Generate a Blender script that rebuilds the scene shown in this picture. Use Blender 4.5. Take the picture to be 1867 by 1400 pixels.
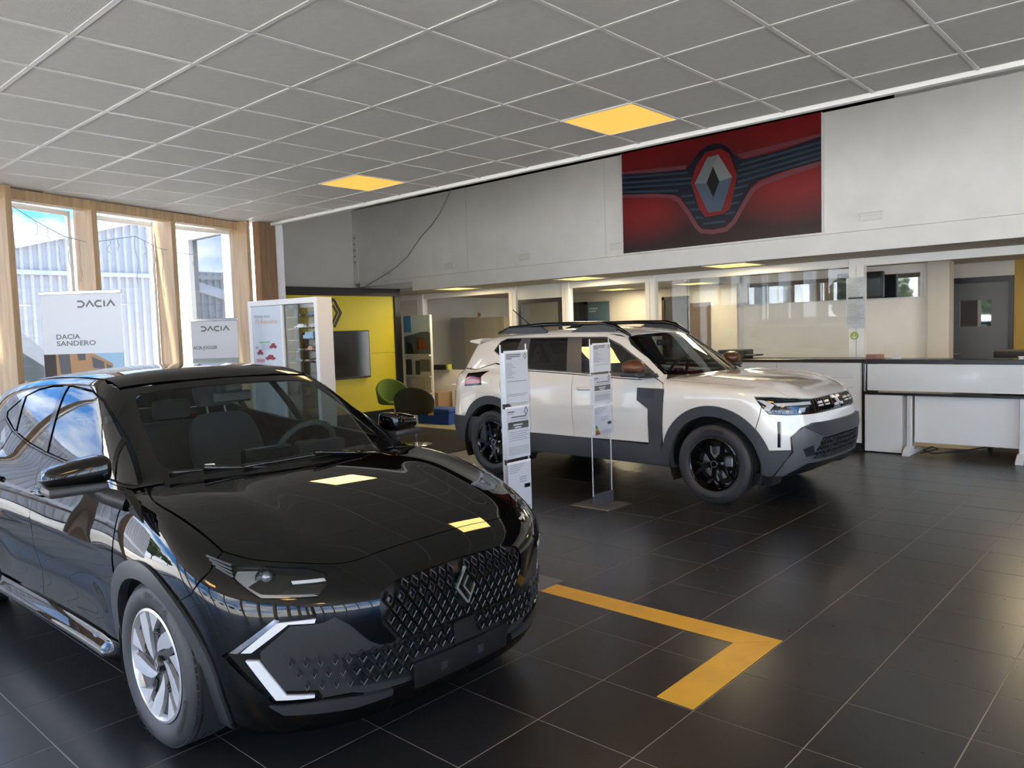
import bpy, bmesh, math, random
import numpy as np
from mathutils import Vector, Matrix
from mathutils.geometry import delaunay_2d_cdt
random.seed(4)
for o in list(bpy.data.objects): bpy.data.objects.remove(o)
SC = bpy.context.scene
COL = SC.collection
PI = math.pi

# ---------------------------------------------------------------- camera
F_PX, EYE = 1417.97, 1.57
YAW, PITCH, ROLL = 0.735757, -0.06846, -0.031536
_f = np.array([-math.sin(YAW)*math.cos(PITCH), math.cos(YAW)*math.cos(PITCH), math.sin(PITCH)])
_r = np.array([math.cos(YAW), math.sin(YAW), 0]); _u = np.cross(_r, _f)
CR = math.cos(ROLL)*_r+math.sin(ROLL)*_u; CU = -math.sin(ROLL)*_r+math.cos(ROLL)*_u
cam = bpy.data.cameras.new('camera'); camo = bpy.data.objects.new('camera', cam); COL.objects.link(camo)
cam.sensor_width = 36; cam.lens = F_PX/1867*36; cam.clip_start = .05; cam.clip_end = 400
M = Matrix.Identity(4)
for i in range(3):
    M[i][0] = CR[i]; M[i][1] = CU[i]; M[i][2] = -_f[i]
M[2][3] = EYE
camo.matrix_world = M
SC.camera = camo

# ---------------------------------------------------------------- sky, sun, exposure
SC.view_settings.view_transform = 'Standard'; SC.view_settings.look = 'None'
SC.view_settings.gamma = 1; SC.view_settings.use_curve_mapping = False
SC.view_settings.exposure = 1.75
world = bpy.data.worlds.new('sky'); SC.world = world; world.use_nodes = True
nt = world.node_tree; nt.nodes.clear()
def wn(t, **k):
    n = nt.nodes.new(t)
    for a, b in k.items(): setattr(n, a, b)
    return n
out = wn('ShaderNodeOutputWorld'); bg = wn('ShaderNodeBackground'); tc = wn('ShaderNodeTexCoord')
sep = wn('ShaderNodeSeparateXYZ'); rampv = wn('ShaderNodeValToRGB')
nt.links.new(tc.outputs['Generated'], sep.inputs[0]); nt.links.new(sep.outputs['Z'], rampv.inputs[0])
e = rampv.color_ramp.elements
e[0].position = 0.0; e[0].color = (.66, .74, .84, 1); e[1].position = .8; e[1].color = (.10, .24, .52, 1)
k_ = e.new(.12); k_.color = (.055, .21, .52, 1)
mp = wn('ShaderNodeMapping'); mp.inputs['Scale'].default_value = (1.6, 1.6, 4.2); mp.inputs['Location'].default_value = (.9, 2.2, 3.1)
noi = wn('ShaderNodeTexNoise'); noi.inputs['Scale'].default_value = 1.5; noi.inputs['Detail'].default_value = 7; noi.inputs['Roughness'].default_value = .58
cr = wn('ShaderNodeValToRGB'); cr.color_ramp.elements[0].position = .45; cr.color_ramp.elements[1].position = .63
mix = wn('ShaderNodeMixRGB'); mix.inputs[2].default_value = (.84, .83, .80, 1)
nt.links.new(tc.outputs['Generated'], mp.inputs[0]); nt.links.new(mp.outputs[0], noi.inputs['Vector'])
nt.links.new(noi.outputs['Fac'], cr.inputs[0]); nt.links.new(cr.outputs[0], mix.inputs[0]); nt.links.new(rampv.outputs[0], mix.inputs[1])
nt.links.new(mix.outputs[0], bg.inputs[0]); bg.inputs[1].default_value = 2.9
nt.links.new(bg.outputs[0], out.inputs[0])
sun = bpy.data.lights.new('sun', 'SUN'); sun.energy = 10.5; sun.angle = .05; sun.color = (1, .92, .80)
suno = bpy.data.objects.new('sun', sun); COL.objects.link(suno)
suno.rotation_euler = Vector((-.03, .42, -.90)).to_track_quat('-Z', 'Y').to_euler()
# ---------------------------------------------------------------- helpers
MATS = {}
def mat(name, col=(.8,.8,.8), rough=.5, metal=0., spec=.5, coat=0., ior=1.5, noise=0., nscale=8., bump=0., bscale=40., emit=None, es=1., vary=0., coat_r=.03, aniso=None):
    if name in MATS: return MATS[name]
    m = bpy.data.materials.new(name); m.use_nodes = True; t = m.node_tree
    b = t.nodes['Principled BSDF']
    b.inputs['Base Color'].default_value = (*col, 1); b.inputs['Roughness'].default_value = rough
    b.inputs['Metallic'].default_value = metal; b.inputs['IOR'].default_value = ior
    b.inputs['Specular IOR Level'].default_value = spec
    b.inputs['Coat Weight'].default_value = coat; b.inputs['Coat Roughness'].default_value = coat_r
    if emit: b.inputs['Emission Color'].default_value = (*emit, 1); b.inputs['Emission Strength'].default_value = es
    if noise or bump:
        g = t.nodes.new('ShaderNodeNewGeometry')
        n = t.nodes.new('ShaderNodeTexNoise'); n.inputs['Scale'].default_value = nscale; n.inputs['Detail'].default_value = 5
        mp = t.nodes.new('ShaderNodeMapping'); t.links.new(g.outputs['Position'], mp.inputs[0])
        if aniso: mp.inputs['Scale'].default_value = aniso
        t.links.new(mp.outputs[0], n.inputs['Vector'])
        if noise:
            x = t.nodes.new('ShaderNodeMixRGB'); x.blend_type = 'MULTIPLY'; x.inputs[0].default_value = 1
            r = t.nodes.new('ShaderNodeMapRange'); r.inputs['From Min'].default_value = .3; r.inputs['From Max'].default_value = .7
            r.inputs['To Min'].default_value = 1-noise; r.inputs['To Max'].default_value = 1+noise*.4
            t.links.new(n.outputs['Fac'], r.inputs['Value']); t.links.new(r.outputs[0], x.inputs[2])
            x.inputs[1].default_value = (*col, 1); t.links.new(x.outputs[0], b.inputs['Base Color'])
        if bump:
            n2 = t.nodes.new('ShaderNodeTexNoise'); n2.inputs['Scale'].default_value = bscale; n2.inputs['Detail'].default_value = 4
            t.links.new(mp.outputs[0], n2.inputs['Vector'])
            bm_ = t.nodes.new('ShaderNodeBump'); bm_.inputs['Strength'].default_value = bump; bm_.inputs['Distance'].default_value = .01
            t.links.new(n2.outputs['Fac'], bm_.inputs['Height']); t.links.new(bm_.outputs[0], b.inputs['Normal'])
    MATS[name] = m
    return m
def glass(name, tint=(.9,.95,.93), base=.06, rough=0., ior=1.5):
    """thin architectural glass: clear pane with a Fresnel reflection"""
    if name in MATS: return MATS[name]
    m = bpy.data.materials.new(name); m.use_nodes = True; t = m.node_tree; t.nodes.clear()
    o = t.nodes.new('ShaderNodeOutputMaterial'); tr = t.nodes.new('ShaderNodeBsdfTransparent'); tr.inputs[0].default_value = (*tint, 1)
    gl = t.nodes.new('ShaderNodeBsdfGlossy'); gl.inputs['Roughness'].default_value = rough
    fr = t.nodes.new('ShaderNodeFresnel'); fr.inputs[0].default_value = ior
    # same index from both sides of the thin sheet
    lw = t.nodes.new('ShaderNodeLayerWeight'); lw.inputs['Blend'].default_value = .5
    pw = t.nodes.new('ShaderNodeMath'); pw.operation = 'POWER'; pw.inputs[1].default_value = 5.0
    ma = t.nodes.new('ShaderNodeMath'); ma.operation = 'MULTIPLY_ADD'; ma.inputs[1].default_value = 1-base; ma.inputs[2].default_value = base
    mx = t.nodes.new('ShaderNodeMixShader')
    t.nodes.remove(fr)
    t.links.new(lw.outputs['Facing'], pw.inputs[0]); t.links.new(pw.outputs[0], ma.inputs[0]); t.links.new(ma.outputs[0], mx.inputs[0])
    t.links.new(tr.outputs[0], mx.inputs[1]); t.links.new(gl.outputs[0], mx.inputs[2]); t.links.new(mx.outputs[0], o.inputs[0])
    MATS[name] = m
    return m

def link(name, me, parent=None, m=None):
    o = bpy.data.objects.new(name, me); COL.objects.link(o)
    if m is not None and me is not None:
        if len(me.materials) == 0: me.materials.append(m)
    if parent is not None: o.parent = parent
    return o
def tag(o, label=None, cat=None, group=None, kind=None):
    if label: o['label'] = label
    if cat: o['category'] = cat
    if group: o['group'] = group
    if kind: o['kind'] = kind
    return o
def thing(name, label, cat, loc=(0,0,0), rz=0, group=None):
    o = bpy.data.objects.new(name, None); COL.objects.link(o); o.location = loc; o.rotation_euler = (0,0,rz)
    o.empty_display_size = .05
    return tag(o, label, cat, group)
def struct(o): o['kind'] = 'structure'; return o

class MB:
    """mesh builder"""
    def __init__(s): s.v = []; s.f = []
    def add(s, vs, fs):
        n = len(s.v); s.v += [tuple(map(float, p)) for p in vs]; s.f += [tuple(i+n for i in q) for q in fs]; return s
    def box(s, x0, x1, y0, y1, z0, z1, c=0.):
        """box, with chamfered edges when c > 0"""
        x0, x1 = min(x0,x1), max(x0,x1); y0, y1 = min(y0,y1), max(y0,y1); z0, z1 = min(z0,z1), max(z0,z1)
        if c <= 0:
            return s.add([(x0,y0,z0),(x1,y0,z0),(x1,y1,z0),(x0,y1,z0),(x0,y0,z1),(x1,y0,z1),(x1,y1,z1),(x0,y1,z1)],
                         [(0,3,2,1),(4,5,6,7),(0,1,5,4),(1,2,6,5),(2,3,7,6),(3,0,4,7)])
        bm = bmesh.new(); bmesh.ops.create_cube(bm, size=1)
        for v in bm.verts: v.co = ((x0+x1)/2+v.co.x*(x1-x0), (y0+y1)/2+v.co.y*(y1-y0), (z0+z1)/2+v.co.z*(z1-z0))
        c = min(c, (x1-x0)*.45, (y1-y0)*.45, (z1-z0)*.45)
        bmesh.ops.bevel(bm, geom=list(bm.edges), offset=c, segments=2 if c > .01 else 1, affect='EDGES', profile=.5)
        return s.bm(bm)
    def bm(s, bm):
        bm.verts.ensure_lookup_table(); bm.verts.index_update()
        s.add([v.co[:] for v in bm.verts], [[v.index for v in f.verts] for f in bm.faces]); bm.free(); return s
    def prism(s, poly, axis, a, b):
        """2D outline extruded along an axis; axis 'x' takes (y,z), 'y' takes (x,z), 'z' takes (x,y)"""
        n = len(poly)
        def p3(p, h): return {'x': (h,p[0],p[1]), 'y': (p[0],h,p[1]), 'z': (p[0],p[1],h)}[axis]
        vs = [p3(p,a) for p in poly]+[p3(p,b) for p in poly]
        ar = sum(poly[i][0]*poly[(i+1)%n][1]-poly[(i+1)%n][0]*poly[i][1] for i in range(n))
        flip = (ar > 0) ^ (axis == 'y') ^ (b < a)
        fs = [tuple(range(n)), tuple(range(2*n-1, n-1, -1))]+[(i, n+i, n+(i+1)%n, (i+1)%n) for i in range(n)]
        if flip: fs = [tuple(reversed(q)) for q in fs]
        return s.add(vs, fs)
    def cyl(s, p, q, r, n=16, r2=None, cap=True):
        p, q = Vector(p), Vector(q); d = (q-p).normalized(); a = d.orthogonal().normalized(); b = d.cross(a); r2 = r if r2 is None else r2
        vs = []
        for c, rr in ((p,r),(q,r2)): vs += [c+a*math.cos(2*PI*i/n)*rr+b*math.sin(2*PI*i/n)*rr for i in range(n)]
        fs = [(i,(i+1)%n,n+(i+1)%n,n+i) for i in range(n)]
        if cap: fs += [tuple(range(n-1,-1,-1)), tuple(range(n,2*n))]
        return s.add(vs, fs)
    def tube(s, pts, r, n=8, closed=False):
        pts = [Vector(p) for p in pts]; m = len(pts); vs = []; up = None
        for i, p in enumerate(pts):
            t = (pts[(i+1)%m if closed else min(i+1,m-1)]-pts[(i-1)%m if closed else max(i-1,0)]).normalized()
            if up is None: up = t.orthogonal().normalized()
            up = (up-t*up.dot(t)).normalized(); b = t.cross(up); rr = r[i] if isinstance(r, (list, tuple)) else r
            vs += [p+up*math.cos(2*PI*k/n)*rr+b*math.sin(2*PI*k/n)*rr for k in range(n)]
        fs = []
        for i in range(m if closed else m-1):
            j = (i+1)%m; fs += [(i*n+k, i*n+(k+1)%n, j*n+(k+1)%n, j*n+k) for k in range(n)]
        if not closed: fs += [tuple(range(n-1,-1,-1)), tuple(range((m-1)*n, m*n))]
        return s.add(vs, fs)
    def lathe(s, prof, n=48, axis='z', closed=False):
        """profile of (radius, height)"""
        m = len(prof); vs = []
        for k in range(n):
            c, d = math.cos(2*PI*k/n), math.sin(2*PI*k/n)
            for r, h in prof: vs.append((r*c, r*d, h) if axis == 'z' else (r*c, h, r*d))
        fs = []
        for k in range(n):
            j = (k+1)%n
            for i in range(m if closed else m-1):
                i2 = (i+1)%m; q = (k*m+i, j*m+i, j*m+i2, k*m+i2); fs.append(q if axis == 'z' else tuple(reversed(q)))
        return s.add(vs, fs)
    def sphere(s, c, r, n=16, sc=(1,1,1)):
        bm = bmesh.new(); bmesh.ops.create_uvsphere(bm, u_segments=n, v_segments=max(6,n//2), radius=r)
        for v in bm.verts: v.co = Vector((v.co.x*sc[0]+c[0], v.co.y*sc[1]+c[1], v.co.z*sc[2]+c[2]))
        return s.bm(bm)
    def xf(s, M):
        s.v = [tuple(M @ Vector(p)) for p in s.v]; return s
    def mesh(s, name='m'):
        me = bpy.data.meshes.new(name); me.from_pydata(s.v, [], s.f); me.update(); return me
    def build(s, name, m, parent=None, smooth=None, sub=0):
        me = s.mesh(name); me.materials.append(m)
        o = link(name, me, parent)
        if sub:
            md = o.modifiers.new('sub','SUBSURF'); md.levels = sub; md.render_levels = sub; smooth = 180
        if smooth:
            me.polygons.foreach_set('use_smooth', [True]*len(me.polygons))
            if smooth < 180: me.set_sharp_from_angle(angle=math.radians(smooth))
        return o
def box(name, m, parent, *a, c=0., smooth=None): return MB().box(*a, c=c).build(name, m, parent, smooth=smooth)

def stroke(pts, w, closed=False):
    """flat outline of a polyline of width w with mitred joints -> list of quads (each a list of 2D points)"""
    P = [np.array(p, float) for p in pts]; n = len(P); L = []; Rr = []
    for i in range(n):
        a = P[(i-1) % n] if (closed or i > 0) else None; b = P[(i+1) % n] if (closed or i < n-1) else None
        d1 = (P[i]-a)/np.linalg.norm(P[i]-a) if a is not None else None
        d2 = (b-P[i])/np.linalg.norm(b-P[i]) if b is not None else None
        if d1 is None: d1 = d2
        if d2 is None: d2 = d1
        t = d1+d2; t /= np.linalg.norm(t); nn = np.array([-t[1], t[0]]); k = 1/max(.35, nn @ np.array([-d1[1], d1[0]]))
        L.append(P[i]+nn*w/2*k); Rr.append(P[i]-nn*w/2*k)
    return [[L[i], L[(i+1)%n], Rr[(i+1)%n], Rr[i]] for i in range(n if closed else n-1)]
def stroke_mb(mb, pts, w, axis, a, b, closed=False):
    for q in stroke(pts, w, closed): mb.prism([tuple(p) for p in q], axis, a, b)
    return mb

_TXT = {}
def text2d(s, size=1., bold=0.):
    """flat lettering as (verts, faces), left-aligned on the baseline"""
    key = (s, bold)
    if key not in _TXT:
        cu = bpy.data.curves.new('t', 'FONT'); cu.body = s; cu.size = 1; cu.offset = bold; cu.resolution_u = 3
        o = bpy.data.objects.new('t', cu); COL.objects.link(o)
        bpy.context.view_layer.update()
        dg = bpy.context.evaluated_depsgraph_get(); me = bpy.data.meshes.new_from_object(o.evaluated_get(dg))
        _TXT[key] = ([v.co[:2] for v in me.vertices], [tuple(p.vertices) for p in me.polygons])
        bpy.data.objects.remove(o); bpy.data.curves.remove(cu); bpy.data.meshes.remove(me)
    v, f = _TXT[key]
    return [(x*size, y*size) for x, y in v], f
def lettering(name, s, size, m, parent, fn, bold=0., wide=1., fit=None, center=False):
    """lettering laid on a surface by fn(x, y) -> 3D"""
    v, f = text2d(s, size, bold)
    w = max(p[0] for p in v)-min(p[0] for p in v)
    k = wide if fit is None else fit/w
    ox = min(p[0] for p in v)+(w/2 if center else 0)
    mb = MB().add([fn((x-ox)*k, y) for x, y in v], f)
    return mb.build(name, m, parent)

# ---- panels laid on a car surface
class Car:
    def __init__(s, fn, root, cab=None): s.fn, s.root, s.cab = fn, root, cab
def march(fn, O, D, tmax):
    t = np.zeros(len(O)); live = np.ones(len(O), bool)
    for _ in range(60):
        P = O[live]+D[live]*t[live][:, None]; d = fn(P[:,0], P[:,1], P[:,2])
        tt = t[live]+d*.75; t[live] = tt
        k = np.where(live)[0]; live[k[(np.abs(d) < 2e-5) | (tt > tmax)]] = False
        if not live.any(): break
    return np.minimum(t, tmax)
def grad(fn, P, e=2.5e-3):
    g = np.empty_like(P)
    for i in range(3):
        d = np.zeros(3); d[i] = e; A = P+d; B = P-d
        g[:, i] = fn(A[:,0],A[:,1],A[:,2])-fn(B[:,0],B[:,1],B[:,2])
    return g/np.linalg.norm(g, axis=1, keepdims=True)
XC = 0.0; XR = -2.3
def to2d(p, mode):
    if len(p) == 2: return (float(p[0]), float(p[1]))
    x, y, z = p
    if mode == 'side': return (x, z)
    if mode == 'top': return (x, y)
    if mode == 'front': return (y, z)
    if mode == 'cyl': return (.85*math.atan2(y, x-XC), z)
    if mode == 'rear': return (.9*math.atan2(y, XR-x), z)
def lift(fn, q, mode, start=None):
    q = np.asarray(q, float); n = len(q); O = np.zeros((n,3)); D = np.zeros((n,3)); tm = 1.6
    if mode == 'side': O[:,0] = q[:,0]; O[:,1] = -1.15; O[:,2] = q[:,1]; D[:,1] = 1; tm = 1.15
    elif mode == 'top': O[:,:2] = q; O[:,2] = 1.75 if start is None else start; D[:,2] = -1; tm = 1.5
    elif mode == 'front': O[:,0] = .15 if start is None else start; O[:,1:] = q; D[:,0] = -1; tm = 1.8
    elif mode == 'cyl':
        a = q[:,0]/.85; O[:,0] = XC+1.25*np.cos(a); O[:,1] = 1.25*np.sin(a); O[:,2] = q[:,1]; D[:,0] = -np.cos(a); D[:,1] = -np.sin(a); tm = 1.2
    elif mode == 'rear':
        a = q[:,0]/.9; O[:,0] = XR-1.6*np.cos(a); O[:,1] = 1.6*np.sin(a); O[:,2] = q[:,1]; D[:,0] = np.cos(a); D[:,1] = -np.sin(a); tm = 1.5
    t = march(fn, O, D, tm); P = O+D*t[:,None]
    return P, grad(fn, P)
def pip(pts, poly):
    x, y = pts[:,0], pts[:,1]; c = np.zeros(len(pts), bool); n = len(poly)
    for i in range(n):
        x1, y1 = poly[i]; x2, y2 = poly[(i+1)%n]
        if y1 == y2: continue
        m = ((y1 > y) != (y2 > y)) & (x < (x2-x1)*(y-y1)/(y2-y1)+x1); c ^= m
    return c
def densify(poly, res):
    o = []; n = len(poly)
    for i in range(n):
        a = np.array(poly[i]); b = np.array(poly[(i+1)%n]); k = max(1, int(math.ceil(np.linalg.norm(b-a)/res)))
        for j in range(k): o.append(a+(b-a)*j/k)
    return np.array(o)
def inset(poly, g):
    n = len(poly); P = np.array(poly, float)
    d = np.roll(P, -1, 0)-P; d /= np.linalg.norm(d, axis=1, keepdims=True)+1e-12
    nr = np.stack([-d[:,1], d[:,0]], 1)
    ar = np.sum(P[:,0]*np.roll(P[:,1],-1)-np.roll(P[:,0],-1)*P[:,1])
    if ar < 0: nr = -nr
    m = nr+np.roll(nr, 1, 0); m /= np.maximum(np.linalg.norm(m, axis=1, keepdims=True), .3)
    k = 1/np.maximum(.5, np.sum(m*nr, 1))
    return P+m*g*k[:,None]
def rnd(poly, r, n=4):
    """round the corners of a 2D outline"""
    o = []; m = len(poly)
    for i in range(m):
        p = np.array(poly[i], float); a = np.array(poly[i-1], float); b = np.array(poly[(i+1)%m], float)
        la, lb = np.linalg.norm(a-p), np.linalg.norm(b-p); rr = min(r, la*.45, lb*.45)
        p0 = p+(a-p)/la*rr; p1 = p+(b-p)/lb*rr
        for k in range(n+1):
            t = k/n; o.append(tuple((1-t)**2*p0+2*t*(1-t)*p+t*t*p1))
    return o
def smooth_poly(poly, it=2):
    for _ in range(it):
        q = []
        for i in range(len(poly)):
            a = np.array(poly[i]); b = np.array(poly[(i+1)%len(poly)]); q += [tuple(a*.75+b*.25), tuple(a*.25+b*.75)]
        poly = q
    return poly
def panel_data(fn, poly, mode, off=0., holes=(), res=.03, gap=.0025, rim=.014, start=None, raw=False):
    P2 = inset([to2d(p, mode) for p in poly], gap); loops = [densify(P2, res)]
    for h in holes: loops.append(densify(inset([to2d(p, mode) for p in h], -gap), res))
    bd = np.concatenate(loops); lo, hi = bd.min(0), bd.max(0)
    gx, gy = np.meshgrid(np.arange(lo[0]+res*.5, hi[0], res), np.arange(lo[1]+res*.4, hi[1], res*.87))
    gx = gx+(np.arange(gx.shape[0]) % 2)[:,None]*res*.5
    G = np.stack([gx.ravel(), gy.ravel()], 1)
    def inside(p):
        m = pip(p, loops[0])
        for h in loops[1:]: m &= ~pip(p, h)
        return m
    if len(G):
        G = G[inside(G)]
    if len(G):
        dm = np.full(len(G), 9.)
        for i in range(0, len(bd), 200): dm = np.minimum(dm, np.min(np.linalg.norm(G[:,None]-bd[None,i:i+200], axis=2), 1))
        G = G[dm > res*.5]
    allp = np.concatenate([bd, G]) if len(G) else bd
    ed = []; n0 = 0
    for l in loops:
        k = len(l); ed += [(n0+i, n0+(i+1)%k) for i in range(k)]; n0 += k
    r = delaunay_2d_cdt([Vector(p) for p in allp], ed, [], 0, 1e-6)
    V = np.array([v[:] for v in r[0]]); T = np.array([t for t in r[2] if len(t) == 3])
    T = T[inside(V[T].mean(1))]
    P, N = lift(fn, V, mode, start)
    P = P+N*off
    # orient
    a, b, c = P[T[:,0]], P[T[:,1]], P[T[:,2]]; nn = np.cross(b-a, c-a); fl = np.sum(nn*N[T[:,0]], 1) < 0
    T[fl] = T[fl][:, ::-1]
    used = np.unique(T); mp = -np.ones(len(V), int); mp[used] = np.arange(len(used)); P = P[used]; N = N[used]; T = mp[T]
    verts = P; nor = N; faces = T.tolist()
    if rim:
        cnt = {}
        for t in faces:
            for i in range(3): cnt[(t[i], t[(i+1)%3])] = 1
        be = [(i, j) for (i, j) in cnt if (j, i) not in cnt]
        if be:
            ids = sorted({i for q in be for i in q}); ix = {v: k for k, v in enumerate(ids)}; n = len(P); k = len(ids)
            en = np.zeros((k,3))
            for i, j in be:
                d = P[j]-P[i]; d /= np.linalg.norm(d)+1e-12; o_ = np.cross(d, N[i]); en[ix[i]] += o_; en[ix[j]] += o_
            en /= np.linalg.norm(en, axis=1, keepdims=True)+1e-12
            verts = np.concatenate([P, P[ids], P[ids]-N[ids]*rim]); nor = np.concatenate([N, en, en])
            for i, j in be: a, b = ix[i], ix[j]; faces.append([n+b, n+a, n+k+a, n+k+b])
    return verts, nor, faces
def panel(car, name, poly, mode, m, parent=None, both=False, fn=None, **k):
    V, N, Fc = panel_data(fn or car.fn, poly, mode, **k); res = []
    for sgn in ((1,-1) if both else (1,)):
        v = V.copy(); nn = N.copy(); f = Fc
        if sgn < 0: v[:,1] *= -1; nn[:,1] *= -1; f = [q[::-1] for q in Fc]
        me = bpy.data.meshes.new(name); me.from_pydata(v.tolist(), [], f); me.update()
        me.polygons.foreach_set('use_smooth', [True]*len(me.polygons))
        me.normals_split_custom_set_from_vertices(nn.tolist()); me.materials.append(m)
        par = parent if parent is not None else car.root
        if isinstance(par, (list, tuple)): par = par[0 if sgn > 0 else 1]
        res.append(link(name, me, par))
    return res if both else res[0]
def on_side(fn, pts):
    """side-view outline points lifted onto the body"""
    P, _ = lift(fn, pts, 'side'); return [tuple(p) for p in P]
def arc(cx, cz, r, a0, a1, n=16):
    return [(cx+r*math.cos(math.radians(a0+(a1-a0)*i/n)), cz+r*math.sin(math.radians(a0+(a1-a0)*i/n))) for i in range(n+1)]
# ---------------------------------------------------------------- room materials
CEIL = 3.05; YB = 9.27; ZS = 2.34
def tile_mat():
    m = mat('floor_tile', (.035,.035,.037), .3); t = m.node_tree; b = t.nodes['Principled BSDF']
    g = t.nodes.new('ShaderNodeNewGeometry')
    n1 = t.nodes.new('ShaderNodeTexNoise'); n1.inputs['Scale'].default_value = 1.7; n1.inputs['Detail'].default_value = 6
    n2 = t.nodes.new('ShaderNodeTexNoise'); n2.inputs['Scale'].default_value = 22; n2.inputs['Detail'].default_value = 8; n2.inputs['Roughness'].default_value = .7
    for n in (n1, n2): t.links.new(g.outputs['Position'], n.inputs['Vector'])
    r1 = t.nodes.new('ShaderNodeValToRGB'); r1.color_ramp.elements[0].position = .60; r1.color_ramp.elements[1].position = .72
    r2 = t.nodes.new('ShaderNodeValToRGB'); r2.color_ramp.elements[0].position = .56; r2.color_ramp.elements[1].position = .76
    mu = t.nodes.new('ShaderNodeMath'); mu.operation = 'MULTIPLY'
    t.links.new(n1.outputs[0], r1.inputs[0]); t.links.new(n2.outputs[0], r2.inputs[0])
    t.links.new(r1.outputs[0], mu.inputs[0]); t.links.new(r2.outputs[0], mu.inputs[1])
    mx = t.nodes.new('ShaderNodeMixRGB'); mx.inputs[1].default_value = (.018,.018,.019,1); mx.inputs[2].default_value = (.085,.082,.08,1)
    sc = t.nodes.new('ShaderNodeMath'); sc.operation = 'MULTIPLY'; sc.inputs[1].default_value = .45
    t.links.new(mu.outputs[0], sc.inputs[0]); t.links.new(sc.outputs[0], mx.inputs[0])
    oi = t.nodes.new('ShaderNodeObjectInfo'); mr = t.nodes.new('ShaderNodeMapRange'); mr.inputs['To Min'].default_value = .85; mr.inputs['To Max'].default_value = 1.2
    t.links.new(oi.outputs['Random'], mr.inputs['Value'])
    m2 = t.nodes.new('ShaderNodeMixRGB'); m2.blend_type = 'MULTIPLY'; m2.inputs[0].default_value = 1
    t.links.new(mx.outputs[0], m2.inputs[1]); t.links.new(mr.outputs[0], m2.inputs[2]); t.links.new(m2.outputs[0], b.inputs['Base Color'])
    rr = t.nodes.new('ShaderNodeMapRange'); rr.inputs['To Min'].default_value = .24; rr.inputs['To Max'].default_value = .34
    t.links.new(n2.outputs[0], rr.inputs['Value']); t.links.new(rr.outputs[0], b.inputs['Roughness'])
    bp = t.nodes.new('ShaderNodeBump'); bp.inputs['Strength'].default_value = .012; bp.inputs['Distance'].default_value = .004
    t.links.new(n2.outputs[0], bp.inputs['Height']); t.links.new(bp.outputs[0], b.inputs['Normal'])
    return m
TILE = tile_mat()
GROUT = mat('grout', (.36,.34,.31), .8)
WHITE = mat('white_wall', (.90,.89,.865), .6, noise=.05, nscale=3)
OFFWHITE = mat('cream_wall', (.62,.59,.54), .6, noise=.05, nscale=3)
GREYW = mat('grey_wall', (.74,.72,.69), .6, noise=.05, nscale=2)
CTILE = mat('ceiling_tile', (.50,.495,.48), .75, noise=.04, nscale=20, bump=.15, bscale=160)
CBAR = mat('ceiling_bar', (.56,.56,.55), .30)
PVC = mat('white_frame', (.80,.80,.78), .35)
BLACKM = mat('black_matt', (.012,.012,.012), .5)
DARKV = mat('unlit_void', (.03,.03,.03), .8)  # near-black colour stands in for the unlit space above the bulkhead
WOOD = mat('pine_wood', (.50,.345,.20), .5, noise=.22, nscale=3.0, aniso=(9,9,.7), bump=.05)
WOODD = mat('brown_wood', (.25,.145,.075), .5, noise=.25, nscale=3.0, aniso=(9,9,.7))
SOFF = mat('soffit_panel', (.42,.40,.37), .7, noise=.04)
CHROME = mat('chrome', (.75,.75,.76), .12, 1.0)
STEEL = mat('brushed_steel', (.55,.55,.56), .3, 1.0)
PANE = glass('window_pane', (.97,.98,.98), .03)
PANET = glass('tinted_pane', (.70,.72,.74), .04)
ACRYL = glass('acrylic', (.95,.96,.97), .05)
YELLOW = mat('yellow_panel', (.74,.62,.03), .45)
GLOSSW = mat('gloss_white', (.90,.90,.88), .08, coat=.6)
LAMW = mat('white_laminate', (.90,.90,.88), .4)
PAPER = mat('paper', (.76,.76,.78), .6)
INK = mat('ink', (.12,.12,.13), .6)
INKG = mat('grey_ink', (.28,.28,.30), .6)

# ---------------------------------------------------------------- floor
TX, TY, FX, FY = .452, .4476, -2.901, 6.328
fl = struct(box('floor', GROUT, None, -13.2, 6.2, -4.2, 15.2, -.06, -.0014))
tm = MB().box(-TX/2+.0026, TX/2-.0026, -TY/2+.0026, TY/2-.0026, -.006, 0).mesh('tile'); tm.materials.append(TILE)
cand = []
for i in range(-16, 20):
    for j in range(-9, 24):
        cx, cy = FX+(i+.5)*TX, FY-(j-.5)*TY
        if not (-9.3 < cx < 6 and -3.2 < cy < 10.2): continue
        if cy > 8.6 and cx < -8: continue
        d = np.array([cx, cy, -EYE]); zc = d @ _f
        vis = zc > .5 and abs(d @ CR)/zc*F_PX < 1050 and abs(d @ CU)/zc*F_PX < 850
        cand.append((0 if vis else 1, math.hypot(cx, cy), cx, cy))
cand.sort()
for k, (v, d, cx, cy) in enumerate(cand[:290]):
    o = link('tile', tm, fl); o.location = (cx, cy, random.uniform(-.0004, .0003))
mb = MB()
for v, d, cx, cy in cand[290:]: mb.box(cx-TX/2+.0026, cx+TX/2-.0026, cy-TY/2+.0026, cy+TY/2-.0026, -.006, 0)
tag(mb.build('tile_field', TILE, fl), kind='stuff')
VINYL = mat('beige_vinyl', (.34,.31,.19), .5, noise=.35, nscale=9)
struct(box('floor', VINYL, None, -12.5, -8.02, 8.60, 13.9, -.02, .003))
CARP = mat('black_carpet', (.012,.012,.012), .95, bump=.4, bscale=300)
tag(box('carpet', CARP, None, -11.0, -7.4, 5.7, 8.58, .0, .008), 'black carpet laid under the green tub chairs', 'carpet')
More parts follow.
